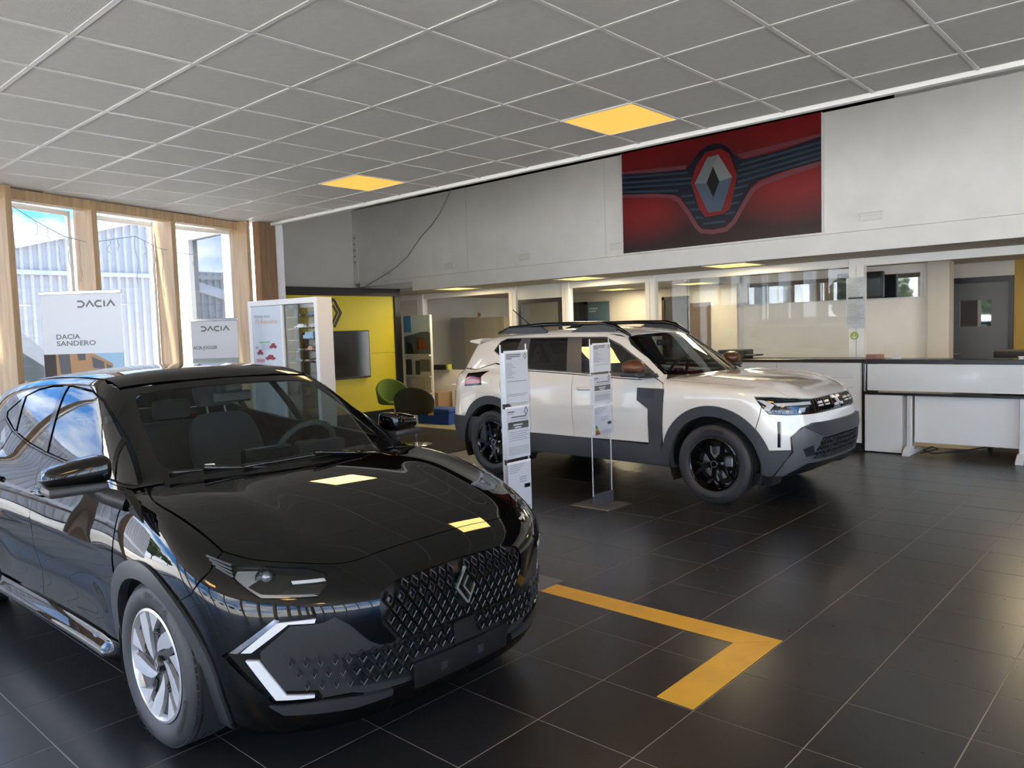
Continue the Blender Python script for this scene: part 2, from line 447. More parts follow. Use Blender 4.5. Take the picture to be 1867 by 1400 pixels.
# yellow tape corner
TAPE = mat('yellow_tape', (.80,.44,.035), .42, noise=.12, nscale=6)
t = thing('floor_tape', 'orange-yellow tape corner marked on the dark floor tiles', 'tape', (-1.55,3.643,0))
MB().prism([(-1.46,0),(0,0),(-.178,-.168),(-1.435,-.155)], 'z', .0003, .0022).build('tape_strip', TAPE, t)
MB().prism([(0,-.002),(0,-.889),(-.175,-.885),(-.178,-.172)], 'z', .0003, .0022).build('tape_strip', TAPE, t)

# ---------------------------------------------------------------- main ceiling
CX0, CY0 = -3.4936, 2.0623
YE = 5.50
def winx(y): return -8.196-(y-2.31)*.2994          # inner line of the slanted window wall
ce = struct(MB().prism([(winx(-3.4)-.35,-3.4),(6.2,-3.4),(6.2,YE),(winx(YE)-.35,YE)], 'z', CEIL+.004, CEIL+.10).build('ceiling', CTILE))
lights_main = [(-3.19,4.76),(-6.18,4.76),(-.19,4.76),(2.81,4.76),(-.19,-.64),(2.81,-.64),(-3.19,-1.84)]  # all but the first two are unseen panels added for more light
def is_light(x, y): return any(abs(x-a) < .25 and abs(y-b) < .25 for a, b in lights_main)
cm = {}
ccand = []
for i in range(-17, 11):
    for j in range(-10, 7):
        x0, y0 = CX0-.6*i-.6, CY0+.6*j; y1 = min(y0+.6, YE-.02)
        if y1-y0 < .05 or y0 < -3.4 or x0 > 6 or x0+.3 < winx(y0+.3)-.3: continue
        if is_light(x0+.3, y0+.3): continue
        ccand.append((abs(math.hypot(x0+.3, y0+.3)-5)+(6 if y0 < 0 or x0 > 0 else 0), x0, y0, y1-y0))
ccand.sort()
for k, (d, x0, y0, h) in enumerate(ccand):
    key = round(h, 2)
    if key not in cm:
        me = MB().box(.012, .588, .012, h-.012, 0, .012).mesh('ceiling_tile'); me.materials.append(CTILE); cm[key] = me
    if k < 280: o = link('ceiling_tile', cm[key], ce); o.location = (x0, y0, CEIL-.002+random.uniform(0,.0015))
mb = MB()
for d, x0, y0, h in ccand[280:]: mb.box(x0+.012, x0+.588, y0+.012, y0+h-.012, CEIL-.002, CEIL+.01)
if mb.v: tag(mb.build('tile_field', CTILE, ce), kind='stuff')
for i in range(-17, 12):
    x = CX0-.6*i
    if -9.5 < x < 6:
        y0 = -3.4
        if x < winx(-3.4): y0 = 2.31-(x+8.196)/.2994
        if y0 < YE-.1: box('grid_bar', CBAR, ce, x-.012, x+.012, max(y0,-3.4), YE, CEIL-.006, CEIL+.004)
for j in range(-10, 7):
    y = CY0+.6*j
    if -3.4 < y < YE: box('grid_bar', CBAR, ce, winx(y), 6.1, y-.012, y+.012, CEIL-.0065, CEIL+.004)
struct(box('trim_1', PVC, None, -9.15, 6.2, YE-.02, YE+.03, CEIL-.03, CEIL+.12))

# ceiling light panels: warm diffuser plus the lamp's own light
LENS = mat('warm_diffuser', (.9,.6,.2), .5, emit=(1.0,.46,.06), es=.29)
LENS2 = mat('pale_diffuser', (.9,.8,.4), .5, emit=(1.0,.80,.26), es=.35)
def ceiling_light(x, y, z, label, lens, power, col, sx=.585, sy=.585, group=None):
    t = thing('ceiling_light', label, 'ceiling light', (x,y,z), 0, group)
    box('diffuser', lens, t, -sx/2, sx/2, -sy/2, sy/2, -.004, .004)
    fr = MB()
    fr.box(-sx/2-.012, sx/2+.012, -sy/2-.012, -sy/2, -.008, .004).box(-sx/2-.012, sx/2+.012, sy/2, sy/2+.012, -.008, .004)
    fr.box(-sx/2-.012, -sx/2, -sy/2, sy/2, -.008, .004).box(sx/2, sx/2+.012, -sy/2, sy/2, -.008, .004)
    fr.build('frame', CBAR, t)
    L = bpy.data.lights.new('panel_light', 'AREA'); L.shape = 'RECTANGLE'; L.size = sx*.96; L.size_y = sy*.96; L.energy = power; L.color = col
    o = bpy.data.objects.new('panel_light', L); COL.objects.link(o); o.parent = t; o.location = (0,0,-.012)
    return t
WARM = (1,.60,.20)
PW = 5
names_main = ['large amber light panel in the ceiling nearest the red poster', 'amber light panel in the ceiling above the display cabinet']
for k, (x, y) in enumerate(lights_main):
    if k < 2: ceiling_light(x, y, CEIL-.002, names_main[k], LENS, PW, WARM)
    else: ceiling_light(x, y, CEIL-.002, 'added amber ceiling panel out of the picture, '+['over the tape corner','right of the counter end','just behind the photographer','far behind on the right','near the left glazing'][k-2], LENS, PW, WARM, group='added ceiling panels out of view')
# ---------------------------------------------------------------- slanted window wall with timber fins
WD = Vector((-.2868,.958,0)); WN = Vector((.958,.2868,0))   # along the wall (to the far corner) and into the room
fins = [(-7.56,-.30),(-7.86,.62),(-8.14,1.48),(-8.22,2.27),(-8.60,3.144),(-8.905,4.106),(-9.045,5.12)]
finlab = ['timber window post behind the banner, second from the left','timber window post between the two banners','timber window post right of the smaller banner','leftmost timber window post at the edge of the picture']
def obox(name, m, parent, o, a0, a1, n0, n1, z0, z1, c=0.):
    """box in the window wall's own axes"""
    vs = MB().box(a0, a1, n0, n1, z0, z1, c=c)
    vs.v = [tuple(Vector((o[0],o[1],0))+WD*p[0]+WN*p[1]+Vector((0,0,p[2]))) for p in vs.v]
    vs.f = [tuple(reversed(f)) for f in vs.f]
    return vs.build(name, m, parent)
ww = struct(obox('window_1', PVC, None, (-8.196,2.31), -6.2, 3.2, -.34, -.30, -.02, .06))
for k, (x, y) in enumerate(fins):
    obox('window_post', WOOD, ww, (x,y), 0, .062, -.29, 0, 0, CEIL-.003, c=.003)
obox('header_beam', WOOD, ww, (-8.196,2.31), -6.0, 3.1, -.30, -.16, CEIL-.105, CEIL-.004, c=.004)
for k in range(len(fins)-1):
    a, b = Vector((*fins[k],0)), Vector((*fins[k+1],0)); L = (b-a).length
    d = (b-a).normalized(); n = Vector((d.y,-d.x,0))
    def quad(l0, l1, n0, n1, z0, z1, nm, m):
        q = MB().box(l0, l1, n0, n1, z0, z1); q.v = [tuple(a+d*p[0]+n*p[1]+Vector((0,0,p[2]))) for p in q.v]; q.f = [tuple(reversed(f)) for f in q.f]
        return q.build(nm, m, ww)
    quad(.06, L, -.305, -.297, .06, CEIL-.1, 'pane', PANET)
    for l0, l1 in ((.06,.095),(L-.035,L)): quad(l0, l1, -.325, -.285, .06, CEIL-.1, 'sash', PVC)
    quad(.06, L, -.325, -.285, .04, .10, 'sash', PVC); quad(.06, L, -.325, -.285, CEIL-.15, CEIL-.1, 'sash', PVC)
    quad(.06, L, -.325, -.285, .78, .83, 'sash', PVC)
# corner post
struct(MB().prism([(-9.02,5.28),(-9.12,5.25),(-9.21,5.52),(-9.10,5.56)], 'z', 0, CEIL-.002).build('trim_2', WOODD))
# glazed wall on the camera's left, seen only as reflections on the cars
gw = struct(box('window_2', PVC, None, -7.15, 6.2, -3.42, -3.36, -.02, .05))
gx = [-7.1,-5.9,-4.7,-3.5,-2.3,-1.1,.1,1.3,2.5,3.7,4.9,6.1]
for k, x in enumerate(gx):
    box('window_post', WOOD, gw, x-.035, x+.035, -3.42, -3.12, 0, CEIL-.003)
    if k: box('pane', PANE, gw, gx[k-1]+.035, x-.035, -3.42, -3.412, .05, CEIL-.1)
box('header_beam', WOOD, gw, -7.15, 6.2, -3.42, -3.28, CEIL-.105, CEIL-.004)
# unseen right-hand end wall, its glazing added for more even light, end wall of the wing, void above the low ceiling
gr_ = struct(box('added_window_5', PVC, None, 6.10, 6.16, -3.42, 8.6, -.02, .05))
gy = [-3.38,-2.2,-1.0,.2,1.4,2.6,3.8,5.0,6.2,7.4,8.55]
for k, y in enumerate(gy):
    box('window_post', WOOD, gr_, 5.85, 6.14, y-.035, y+.035, 0, CEIL-.003)
    if k: box('pane', PANE, gr_, 6.12, 6.128, gy[k-1]+.035, y-.035, .05, CEIL-.1)
box('header_beam', WOOD, gr_, 6.0, 6.14, -3.4, 8.6, CEIL-.105, CEIL-.004)
struct(MB().box(6.1,6.25,8.6,14,0,4.5).box(6.1,6.25,-3.5,5.6,CEIL+.0,4.5).box(6.1,6.25,5.6,8.6,4.3,4.5).build('wall_right', WHITE))
box('pane', PANE, gr_, 6.12, 6.128, 5.62, 8.58, CEIL, 4.3)  # unseen upper glazing, added to brighten the bulkhead from the right
for y in (5.64,7.1,8.55): box('window_post', WOOD, gr_, 6.05, 6.14, y-.035, y+.035, CEIL, 4.3)
struct(box('wall_left', GREYW, None, -12.6, -12.44, 5.7, 14.2, 0, 4.5))
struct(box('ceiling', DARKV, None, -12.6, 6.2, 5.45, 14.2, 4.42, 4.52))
struct(box('wall_upstand', WHITE, None, -9.2, 6.2, YE+.03, YE+.07, CEIL+.0, 4.42))
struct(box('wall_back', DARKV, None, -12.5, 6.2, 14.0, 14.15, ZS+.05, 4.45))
# outside roof and wing facade
ROOFX = mat('roof_fascia', (.55,.56,.58), .5)
struct(MB().prism([(-12.7,5.45),(-12.7,14.3),(6.3,14.3),(6.3,-3.9),(winx(-3.9)-.6,-3.9),(winx(5.45)-.6,5.45)], 'z', 4.52, 4.62).build('roof', ROOFX))
EXTW = mat('white_render', (.72,.73,.75), .7, noise=.05)
wf = struct(MB().box(-12.6,-11.43,5.52,5.68,0,4.5).box(-10.25,-9.12,5.52,5.68,0,4.5).box(-11.43,-10.25,5.52,5.68,3.16,4.5).box(-11.43,-10.25,5.52,5.68,0,.5).build('wall_wing', EXTW))
wg = struct(MB().box(-11.43,-11.33,5.46,5.60,.5,3.16).box(-10.33,-10.25,5.46,5.60,.5,3.16).box(-11.33,-10.33,5.46,5.60,3.06,3.16).box(-11.33,-10.33,5.46,5.60,.5,.6).build('window_3', PVC))
MIRG = mat('dark_reflective_glass', (.02,.025,.03), .02, spec=1.0, ior=2.2)
box('pane', MIRG, wg, -11.33, -10.33, 5.53, 5.55, .6, 3.06)

# ---------------------------------------------------------------- bulkhead wall with the header strip
wb = struct(MB().box(-12.44, 6.1, YB, YB+.06, 2.575, 3.965).build('wall_front', WHITE))
for k, x in enumerate((-9.3,-6.5,-3.41,-.9,1.6)): box('panel_joint', mat('joint',(.55,.54,.52),.7), wb, x-.002, x+.002, YB-.0015, YB+.001, 2.58, 3.96)
struct(MB().box(-10.72, 6.1, YB-.012, YB+.055, ZS, 2.57).box(-12.25, -10.72, YB-.012, YB+.055, 2.50, 2.57).build('trim_3', WHITE))
struct(box('trim_4', GREYW, None, -12.2, -10.72, YB+.06, YB+.10, ZS, 2.5))
struct(box('trim_5', WHITE, None, -2.75, 6.1, YB+.35, YB+.38, 3.9, 4.25))
t = thing('steel_plate', 'narrow bolted steel plate at the left end of the bulkhead', 'plate', (-12.36,YB,0))
box('plate', mat('painted_steel',(.82,.81,.79),.5), t, -.07, .06, -.012, 0, 2.6, 3.52)
for k in range(5): MB().cyl((-.005,-.012,2.98+k*.115),(-.005,-.022,2.98+k*.115),.014,8).build('bolt', mat('bolt',(.12,.12,.12),.5), t)
clab = ['to the right of the red poster','at the left edge of the red poster','second left of the red poster','third left of the red poster','farthest left, beside the loose cable']
for k, (x, z) in enumerate([(-2.88,2.72),(-6.30,2.712),(-8.03,2.708),(-9.74,2.705),(-11.43,2.715)]):
    t = thing('wall_vent', 'small white plastic wall clip '+clab[k], 'vent', (x,YB,z))
    box('plate', PVC, t, -.12, .12, -.022, 0, -.045, .045, c=.006)
    box('lip', PVC, t, -.12, .12, -.036, -.022, .015, .03)
pts = [(-9.62,9.25,3.99),(-9.72,9.235,3.83),(-9.9,9.235,3.62),(-10.12,9.235,3.44),(-10.42,9.235,3.26),(-10.8,9.235,2.95),(-11.1,9.235,2.80),(-11.3,9.235,2.726),(-11.7,9.23,2.60),(-12.03,9.22,2.5)]
tag(MB().tube(pts, .008, 6).build('cable', mat('grey_cable',(.30,.30,.30),.6), smooth=180), 'grey cable hanging in a curve down the bulkhead wall', 'cable')
# soffit over the offices
so = struct(box('ceiling', SOFF, None, -12.5, 6.1, YB+.0, 14.0, ZS, ZS+.06))
JNT = mat('soffit_joint', (.22,.21,.19), .7)
for k in range(9): box('panel_joint', JNT, so, -11.6+k*2.0, -11.594+k*2.0, YB+.06, 14, ZS-.001, ZS+.001)
for k in range(3): box('panel_joint', JNT, so, -12.4, 6.0, 10.45+k*1.2, 10.456+k*1.2, ZS-.001, ZS+.001)
PALE = (1,.80,.50)
for (x, y), l in zip([(-4.73,9.64),(-7.27,9.68),(-9.93,9.60),(-9.0,13.2),(-7.2,13.1),(-1.50,10.80)],
    ['pale yellow soffit light under the poster','pale yellow soffit light above the white car roof','pale yellow soffit light beside the yellow display wall','pale yellow light deep in the office beyond the dark doorway','pale yellow light deep in the office behind the glass corner','pale yellow soffit light over the grey door']):
    ceiling_light(x, y, ZS-.002, l, LENS2, 9, PALE)

# ---------------------------------------------------------------- red poster
def poster():
    t = thing('wall_poster', 'large red poster of a dark grille with a silver diamond emblem', 'poster', (0,YB,0))
    red = mat('poster_red', (.33,.012,.016), .35); nt_ = red.node_tree; b = nt_.nodes['Principled BSDF']
    g = nt_.nodes.new('ShaderNodeNewGeometry')
    def blob(cx, cz, rx, rz):
        mp = nt_.nodes.new('ShaderNodeMapping'); mp.inputs['Location'].default_value = (-cx/rx, -YB, -cz/rz); mp.inputs['Scale'].default_value = (1/rx, 1, 1/rz)
        gr = nt_.nodes.new('ShaderNodeTexGradient'); gr.gradient_type = 'SPHERICAL'
        nt_.links.new(g.outputs['Position'], mp.inputs[0]); nt_.links.new(mp.outputs[0], gr.inputs[0]); return gr.outputs['Fac']
    def add(a, c):
        x = nt_.nodes.new('ShaderNodeMath'); x.operation = 'ADD'; x.use_clamp = True; nt_.links.new(a, x.inputs[0]); nt_.links.new(c, x.inputs[1]); return x.outputs[0]
    f = add(add(blob(-5.9,3.15,1.0,.5), blob(-3.75,3.2,1.0,.5)), add(blob(-5.9,3.95,1.5,.6), blob(-3.8,4.0,1.6,.7)))
    rp = nt_.nodes.new('ShaderNodeValToRGB'); rp.color_ramp.elements[0].color = (.022,.004,.005,1); rp.color_ramp.elements[1].color = (.23,.010,.013,1); rp.color_ramp.elements[1].position = .75
    nt_.links.new(f, rp.inputs[0]); nt_.links.new(rp.outputs[0], b.inputs['Base Color'])
    x0, x1, z0, z1 = -6.185, -3.43, 2.60, 3.972
    box('sheet', red, t, x0, x1, -.02, -.004, z0, z1)
    fr = mat('poster_edge', (.75,.74,.73), .4)
    for xa in (x0-.012, x1): box('edge_strip', fr, t, xa, xa+.012, -.024, -.002, z0, z1)
    def lay(name, poly, m, d): return MB().prism(poly, 'y', -.02-d, -.02).build(name, m, t)
    band = [(-6.18,3.694),(-5.653,3.636),(-5.338,3.612),(-5.185,3.604),(-5.109,3.666),(-4.995,3.795),(-4.884,3.849),(-4.793,3.86),(-4.696,3.847),(-4.599,3.79),(-4.497,3.661),(-4.429,3.602),(-4.327,3.592),(-3.869,3.629),(-3.432,3.698),(-3.432,3.419),(-3.871,3.371),(-4.196,3.305),(-4.297,3.234),(-4.401,3.09),(-4.541,2.884),(-4.613,2.82),(-4.809,2.801),(-4.955,2.817),(-5.028,2.892),(-5.175,3.11),(-5.268,3.248),(-5.344,3.292),(-5.659,3.353),(-6.18,3.412)]
    pk = mat('print_pink', (.17,.045,.06), .35); nv = mat('print_navy', (.006,.010,.020), .35); sl = mat('print_slate', (.030,.052,.088), .35)
    for q in stroke([(-6.18,3.395),(-5.66,3.336),(-5.422,3.29),(-5.307,3.222),(-5.176,3.055),(-5.048,2.848),(-4.975,2.778),(-4.81,2.752),(-4.631,2.765),(-4.524,2.845),(-4.384,3.051),(-4.281,3.195),(-4.163,3.264),(-3.872,3.328),(-3.434,3.397)], .055): lay('print_line', [tuple(p) for p in q], pk, .001)
    lay('print_line', [(-5.185,3.604),(-5.653,3.636),(-6.18,3.693),(-6.18,3.725),(-5.184,3.655)], pk, .001)
    lay('print_line', [(-4.395,3.604),(-3.434,3.698),(-3.434,3.73),(-4.479,3.672)], pk, .001)
    lay('print_grille', band, nv, .002)
    for a, b_ in [((-6.178,3.641),(-5.167,3.556)),((-6.178,3.574),(-5.10,3.475)),((-6.178,3.508),(-5.10,3.41)),((-6.178,3.447),(-5.3,3.345)),
                  ((-4.43,3.535),(-3.434,3.634)),((-4.46,3.468),(-3.434,3.573)),((-4.47,3.40),(-3.434,3.512)),((-4.47,3.33),(-3.434,3.455)),
                  ((-5.26,3.265),(-5.09,3.25)),((-5.20,3.17),(-5.06,3.158)),((-5.14,3.075),(-5.01,3.062)),((-5.06,2.965),(-4.95,2.95)),((-4.95,2.87),(-4.64,2.868)),
                  ((-4.52,3.258),(-4.33,3.275)),((-4.54,3.165),(-4.40,3.178)),((-4.58,3.07),(-4.45,3.08)),((-4.64,2.955),(-4.52,2.965))]:
        for q in stroke([a, b_], .026): lay('print_slat', [tuple(p) for p in q], sl, .003)
    lay('print_hexagon', [(-4.903,3.771),(-4.696,3.783),(-4.574,3.698),(-4.474,3.419),(-4.575,3.017),(-4.664,2.964),(-4.916,2.953),(-5.007,3.072),(-5.113,3.418),(-5.035,3.621)], mat('print_red',(.22,.010,.013),.35), .004)
    lay('print_facet', [(-4.877,3.701),(-4.724,3.712),(-4.798,3.574),(-4.891,3.377),(-5.061,3.397)], mat('print_silver1',(.20,.22,.23),.3), .006)
    lay('print_facet', [(-4.724,3.712),(-4.538,3.402),(-4.711,3.375),(-4.798,3.574)], mat('print_silver2',(.25,.27,.27),.3), .006)
    lay('print_facet', [(-4.538,3.402),(-4.69,3.003),(-4.875,3.006),(-4.798,3.192),(-4.711,3.375)], mat('print_silver3',(.075,.11,.16),.3), .006)
    lay('print_facet', [(-5.061,3.397),(-4.891,3.377),(-4.798,3.192),(-4.875,3.006)], mat('print_silver4',(.085,.12,.165),.3), .006)
    lay('print_diamond', [(-4.798,3.574),(-4.711,3.375),(-4.798,3.184),(-4.888,3.385)], mat('print_black',(.004,.004,.004),.4), .007)
poster()

# ---------------------------------------------------------------- office partition (Y = 10.25) and what is behind it
YP = 10.25
pt = struct(MB().box(-12.4,6,YP,YP+.07,ZS-.10,ZS-.001).build('wall_partition', PVC))
for x0, x1 in ((-11.72,-11.55),(-9.27,-9.10),(-8.08,-7.93),(-6.46,-6.30),(-3.455,-3.275)):
    box('post', PVC, pt, x0, x1, YP-.03, YP+.09, 0, ZS-.002, c=.004); box('groove', mat('joint2',(.5,.48,.45),.6), pt, (x0+x1)/2-.004, (x0+x1)/2+.004, YP-.032, YP-.029, 0, ZS-.1)
for x0, x1 in ((-11.55,-9.27),(-7.93,-6.46),(-6.30,-3.455)): box('pane', PANE, pt, x0, x1, YP+.02, YP+.026, .86, ZS-.10)
box('low_panel', OFFWHITE, pt, -12.4, -11.72, YP, YP+.06, 0, ZS-.1)
box('low_panel', PVC, pt, -11.55, -9.27, YP, YP+.06, 0, .86); box('low_panel', PVC, pt, -7.93, -6.46, YP, YP+.06, 0, .86)
# doorway bay with dark frame
MB().box(-9.10,-8.08,YP,YP+.06,2.10,ZS-.1).box(-9.10,-9.06,YP,YP+.06,0,2.1).build('bay_panel', PVC, pt)
DKF = mat('dark_frame', (.030,.032,.035), .4)
d1 = struct(MB().box(-9.06,-8.99,YP-.02,YP+.08,0,2.10).box(-8.17,-8.10,YP-.02,YP+.08,0,2.10).box(-8.99,-8.17,YP-.02,YP+.08,2.03,2.10).build('door_1', DKF))
box('pane', PANE, d1, -8.99, -8.17, YP+.03, YP+.036, 0, 2.03)
# office back wall and side partitions
struct(box('wall_office', OFFWHITE, None, -12.4, -5.8, 13.9, 14.0, 0, ZS))
o_ = struct(MB().box(-5.86,-5.80,10.34,12.15,ZS-.12,ZS).box(-5.86,-5.80,12.05,12.15,0,ZS).build('wall_glass_side', PVC)); box('pane', PANE, o_, -5.84, -5.82, 10.34, 12.05, 0, ZS-.12)
bw = struct(MB().box(-5.80,-2.99,12.15,12.22,0,1.85).box(-5.80,-2.99,12.15,12.22,2.235,ZS).box(-5.80,-5.76,12.15,12.22,1.85,2.235).box(-3.08,-2.99,12.15,12.22,1.85,2.235).build('wall_office_back', WHITE))
wg = struct(MB().box(-5.76,-5.72,12.13,12.24,1.85,2.235).box(-3.12,-3.08,12.13,12.24,1.85,2.235).box(-5.72,-3.12,12.13,12.24,1.85,1.875).box(-5.72,-3.12,12.13,12.24,2.215,2.235).build('window_4', PVC))
box('pane', MIRG, wg, -5.72, -3.12, 12.17, 12.19, 1.875, 2.215)
struct(box('column_1', OFFWHITE, None, -2.99, -2.72, 12.0, 12.25, 0, ZS))
wk = struct(MB().box(-4.6,-2.98,12.98,13.05,0,ZS).box(-2.98,-2.12,12.98,13.05,2.13,ZS).build('wall_rear', OFFWHITE))
struct(box('wall_yellow', mat('ochre_wall',(.42,.26,.05),.6), None, -2.12, 6.1, 12.98, 13.05, 0, ZS))
DG = mat('grey_door', (.115,.118,.125), .4)
d2 = struct(MB().box(-2.98,-2.92,12.94,13.04,0,2.13).box(-2.18,-2.12,12.94,13.04,0,2.13).box(-2.92,-2.18,12.94,13.04,2.05,2.13).build('door_2', DKF))
lf = MB().box(-2.92,-2.80,12.98,13.02,0,2.05).box(-2.40,-2.18,12.98,13.02,0,2.05).box(-2.80,-2.40,12.98,13.02,0,1.42).box(-2.80,-2.40,12.98,13.02,1.80,2.05).build('door_leaf', DG, d2)
box('pane', MIRG, lf, -2.80, -2.40, 12.99, 13.01, 1.42, 1.80); MB().cyl((-2.86,12.9,1.02),(-2.76,12.9,1.02),.01,8).cyl((-2.86,12.9,1.02),(-2.86,12.98,1.02),.01,8).build('door_handle', STEEL, lf)
struct(box('wall_brown', mat('office_wood',(.10,.065,.045),.5), None, -7.72, -7.30, 13.84, 13.9, 0, 2.0))
DKD = mat('office_door', (.04,.042,.046), .45)
for n_, x0, x1 in (('door_3',-10.75,-10.27),('door_4',-8.35,-7.76)):
    d3 = struct(MB().box(x0,x0+.06,13.82,13.9,0,2.15).box(x1-.06,x1,13.82,13.9,0,2.15).box(x0,x1,13.82,13.9,2.09,2.15).build(n_, DKF)); box('door_leaf', DKD, d3, x0+.06, x1-.06, 13.84, 13.88, 0, 2.09)
# ---------------------------------------------------------------- car body surfaces
class Spl:
    """natural cubic spline with linear extrapolation"""
    def __init__(s, *pts):
        p = np.array(sorted(pts), float); s.x = p[:, 0]; s.y = p[:, 1]; n = len(p)
        h = np.diff(s.x); A = np.zeros((n, n)); r = np.zeros(n); A[0, 0] = A[-1, -1] = 1
        for i in range(1, n-1):
            A[i, i-1] = h[i-1]; A[i, i] = 2*(h[i-1]+h[i]); A[i, i+1] = h[i]
            r[i] = 6*((s.y[i+1]-s.y[i])/h[i]-(s.y[i]-s.y[i-1])/h[i-1])
        s.m = np.linalg.solve(A, r); s.h = h
        s.d0 = (s.y[1]-s.y[0])/h[0]-h[0]*s.m[1]/6
        s.d1 = (s.y[-1]-s.y[-2])/h[-1]+h[-1]*s.m[-2]/6
    def __call__(s, t):
        t = np.asarray(t, float); i = np.clip(np.searchsorted(s.x, t)-1, 0, len(s.h)-1)
        tc = np.clip(t, s.x[0], s.x[-1]); h = s.h[i]; a = s.x[i+1]-tc; b = tc-s.x[i]
        v = (s.m[i]*a**3+s.m[i+1]*b**3)/(6*h)+(s.y[i]/h-s.m[i]*h/6)*a+(s.y[i+1]/h-s.m[i+1]*h/6)*b
        return v+s.d0*np.minimum(t-s.x[0], 0)+s.d1*np.maximum(t-s.x[-1], 0)

def smax(a, b, k):
    h = np.maximum(k-np.abs(a-b), 0)/k
    return np.maximum(a, b)+h*h*h*k/6
def smin(a, b, k): return -smax(-a, -b, k)
def gau(t, c, w): return np.exp(-((t-c)/w)**2)
def sstep(t, a, b):
    u = np.clip((t-a)/(b-a), 0, 1); return u*u*u*(u*(6*u-15)+10)

# ---- black hatchback; x forward from the front axle, y across, z up
cW = Spl((-3.4,.66),(-3.1,.79),(-2.7,.862),(-2.2,.872),(-1.3,.858),(-.6,.858),(-.1,.876),(.25,.868),(.5,.83),(.75,.75),(.95,.65))
cT = Spl((.10,-.13),(.2,-.085),(.3,-.05),(.42,-.028),(.55,-.008),(.68,0),(.78,-.012),(.88,-.045),(.97,-.09),(1.1,-.17))
cXf = Spl((.08,.66),(.16,.745),(.24,.785),(.34,.80),(.45,.81),(.55,.82),(.63,.815),(.70,.775),(.77,.68),(.84,.55))
cHood = Spl((-.6,1.0),(-.3,.968),(-.1,.945),(.1,.913),(.3,.868),(.45,.825),(.6,.772),(.72,.715),(.85,.63))
cBelt = Spl((-3.5,.98),(-3.0,1.0),(-2.4,1.0),(-1.6,.985),(-.8,.965),(-.3,.95))
cTum = Spl((.85,.03),(.95,0),(1.1,-.062),(1.25,-.135),(1.36,-.205),(1.45,-.28))
cPl = Spl((-3.3,.60),(-3.0,.675),(-2.6,.74),(-2.1,.775),(-1.5,.79),(-.9,.79),(-.3,.77),(.2,.73))
cRoof = Spl((-3.3,1.25),(-3.0,1.315),(-2.5,1.385),(-2.0,1.425),(-1.5,1.44),(-1.2,1.432),(-.95,1.40),(-.7,1.345))
cXr = Spl((.2,-3.20),(.4,-3.27),(.6,-3.28),(.8,-3.27),(1.0,-3.24),(1.2,-3.14),(1.35,-3.02))
def hatch(x, y, z, only=None):
    a = np.sqrt(y*y+1e-6)
    Ys = cW(x)+cT(z)
    # door scallop, sill kick and haunches
    Ys = Ys - .022*gau(z,.42,.11)*sstep(x,-2.25,-1.9)*(1-sstep(x,-.75,-.45))
    Ys = Ys + .012*gau(z,.70,.10)*(gau(x,-2.55,.45)+gau(x,0.0,.42))
    Ys = Ys + .075*gau(z,.20,.055)*sstep(x,-2.25,-2.05)*(1-sstep(x,-.62,-.46))
    side = a-Ys
    r2 = (a/.82)
    front = x-(cXf(z)-.27*np.abs(r2)**3.4-.045*r2**2)
    crown = .02*(a/.7)**2+.03*np.abs(a/.8)**4
    bulge = .012*gau(a,.52,.10)*sstep(x,-.25,.15)*(1-sstep(x,.45,.7))
    w = sstep(x,-.5,-.15)
    Zt = (cBelt(x)+.01)*(1-w)+cHood(x)*w-crown*(.35+.65*sstep(x,-.2,.5))+bulge
    top = (z-Zt)*.96
    rear = (cXr(z)+.10*np.abs(r2)**3+.05*r2**2)-x
    low = smax(smax(side, top, .09), front*.95, .10)
    low = smax(low, rear, .14)
    bot = (.155+.02*sstep(-x,2.6,3.2))-z
    low = smax(low, bot, .04)
    cs = (a-(cPl(x)+cTum(z)))*.9
    ws = (x-(-.17-1.86*(z-.94)-.19*(a/.7)**2.2+.10*(z-.94)**2))/2.1
    rf = z-(cRoof(x)-.055*(a/.6)**2.4)
    rr = ((-3.03-.42*(1.30-z)+.12*(a/.6)**2.2)-x)*.92
    cab = smax(smax(cs, rf, .10), ws, .07)
    cab = smax(cab, rr, .08)
    cab = smax(cab, .7-z, .02)
    if only == 'cab': return cab
    if only == 'low': return low
    return smin(low, cab, .035)

# ---- white suv
dW = Spl((-3.6,.72),(-3.3,.80),(-2.9,.865),(-2.4,.885),(-1.3,.873),(-.5,.878),(0.,.893),(.3,.888),(.55,.85),(.75,.78),(.9,.70))
dT = Spl((.15,-.09),(.25,-.06),(.4,-.03),(.6,-.01),(.8,0),(.92,-.003),(1.02,-.02),(1.1,-.055),(1.2,-.1))
dXf = Spl((.15,.60),(.24,.70),(.35,.76),(.5,.79),(.62,.80),(.74,.785),(.85,.765),(.92,.735),(.99,.66),(1.06,.5))
dHood = Spl((-.9,1.14),(-.5,1.125),(-.2,1.11),(.1,1.09),(.35,1.062),(.52,1.025),(.65,.975),(.76,.91))
dBelt = Spl((-3.6,1.09),(-3.0,1.13),(-2.2,1.12),(-1.4,1.10),(-.6,1.09))
dTum = Spl((.9,.02),(1.05,0),(1.2,-.055),(1.35,-.125),(1.47,-.19),(1.56,-.255))
dPl = Spl((-3.6,.66),(-3.2,.735),(-2.7,.80),(-2.1,.832),(-1.4,.84),(-.8,.835),(-.3,.80))
dRoof = Spl((-3.5,1.43),(-3.2,1.475),(-2.7,1.54),(-2.1,1.575),(-1.6,1.58),(-1.25,1.562),(-1.0,1.525),(-.8,1.47))
dXr = Spl((.25,-3.40),(.4,-3.475),(.6,-3.50),(.8,-3.46),(1.0,-3.44),(1.15,-3.38),(1.3,-3.27),(1.45,-3.16))
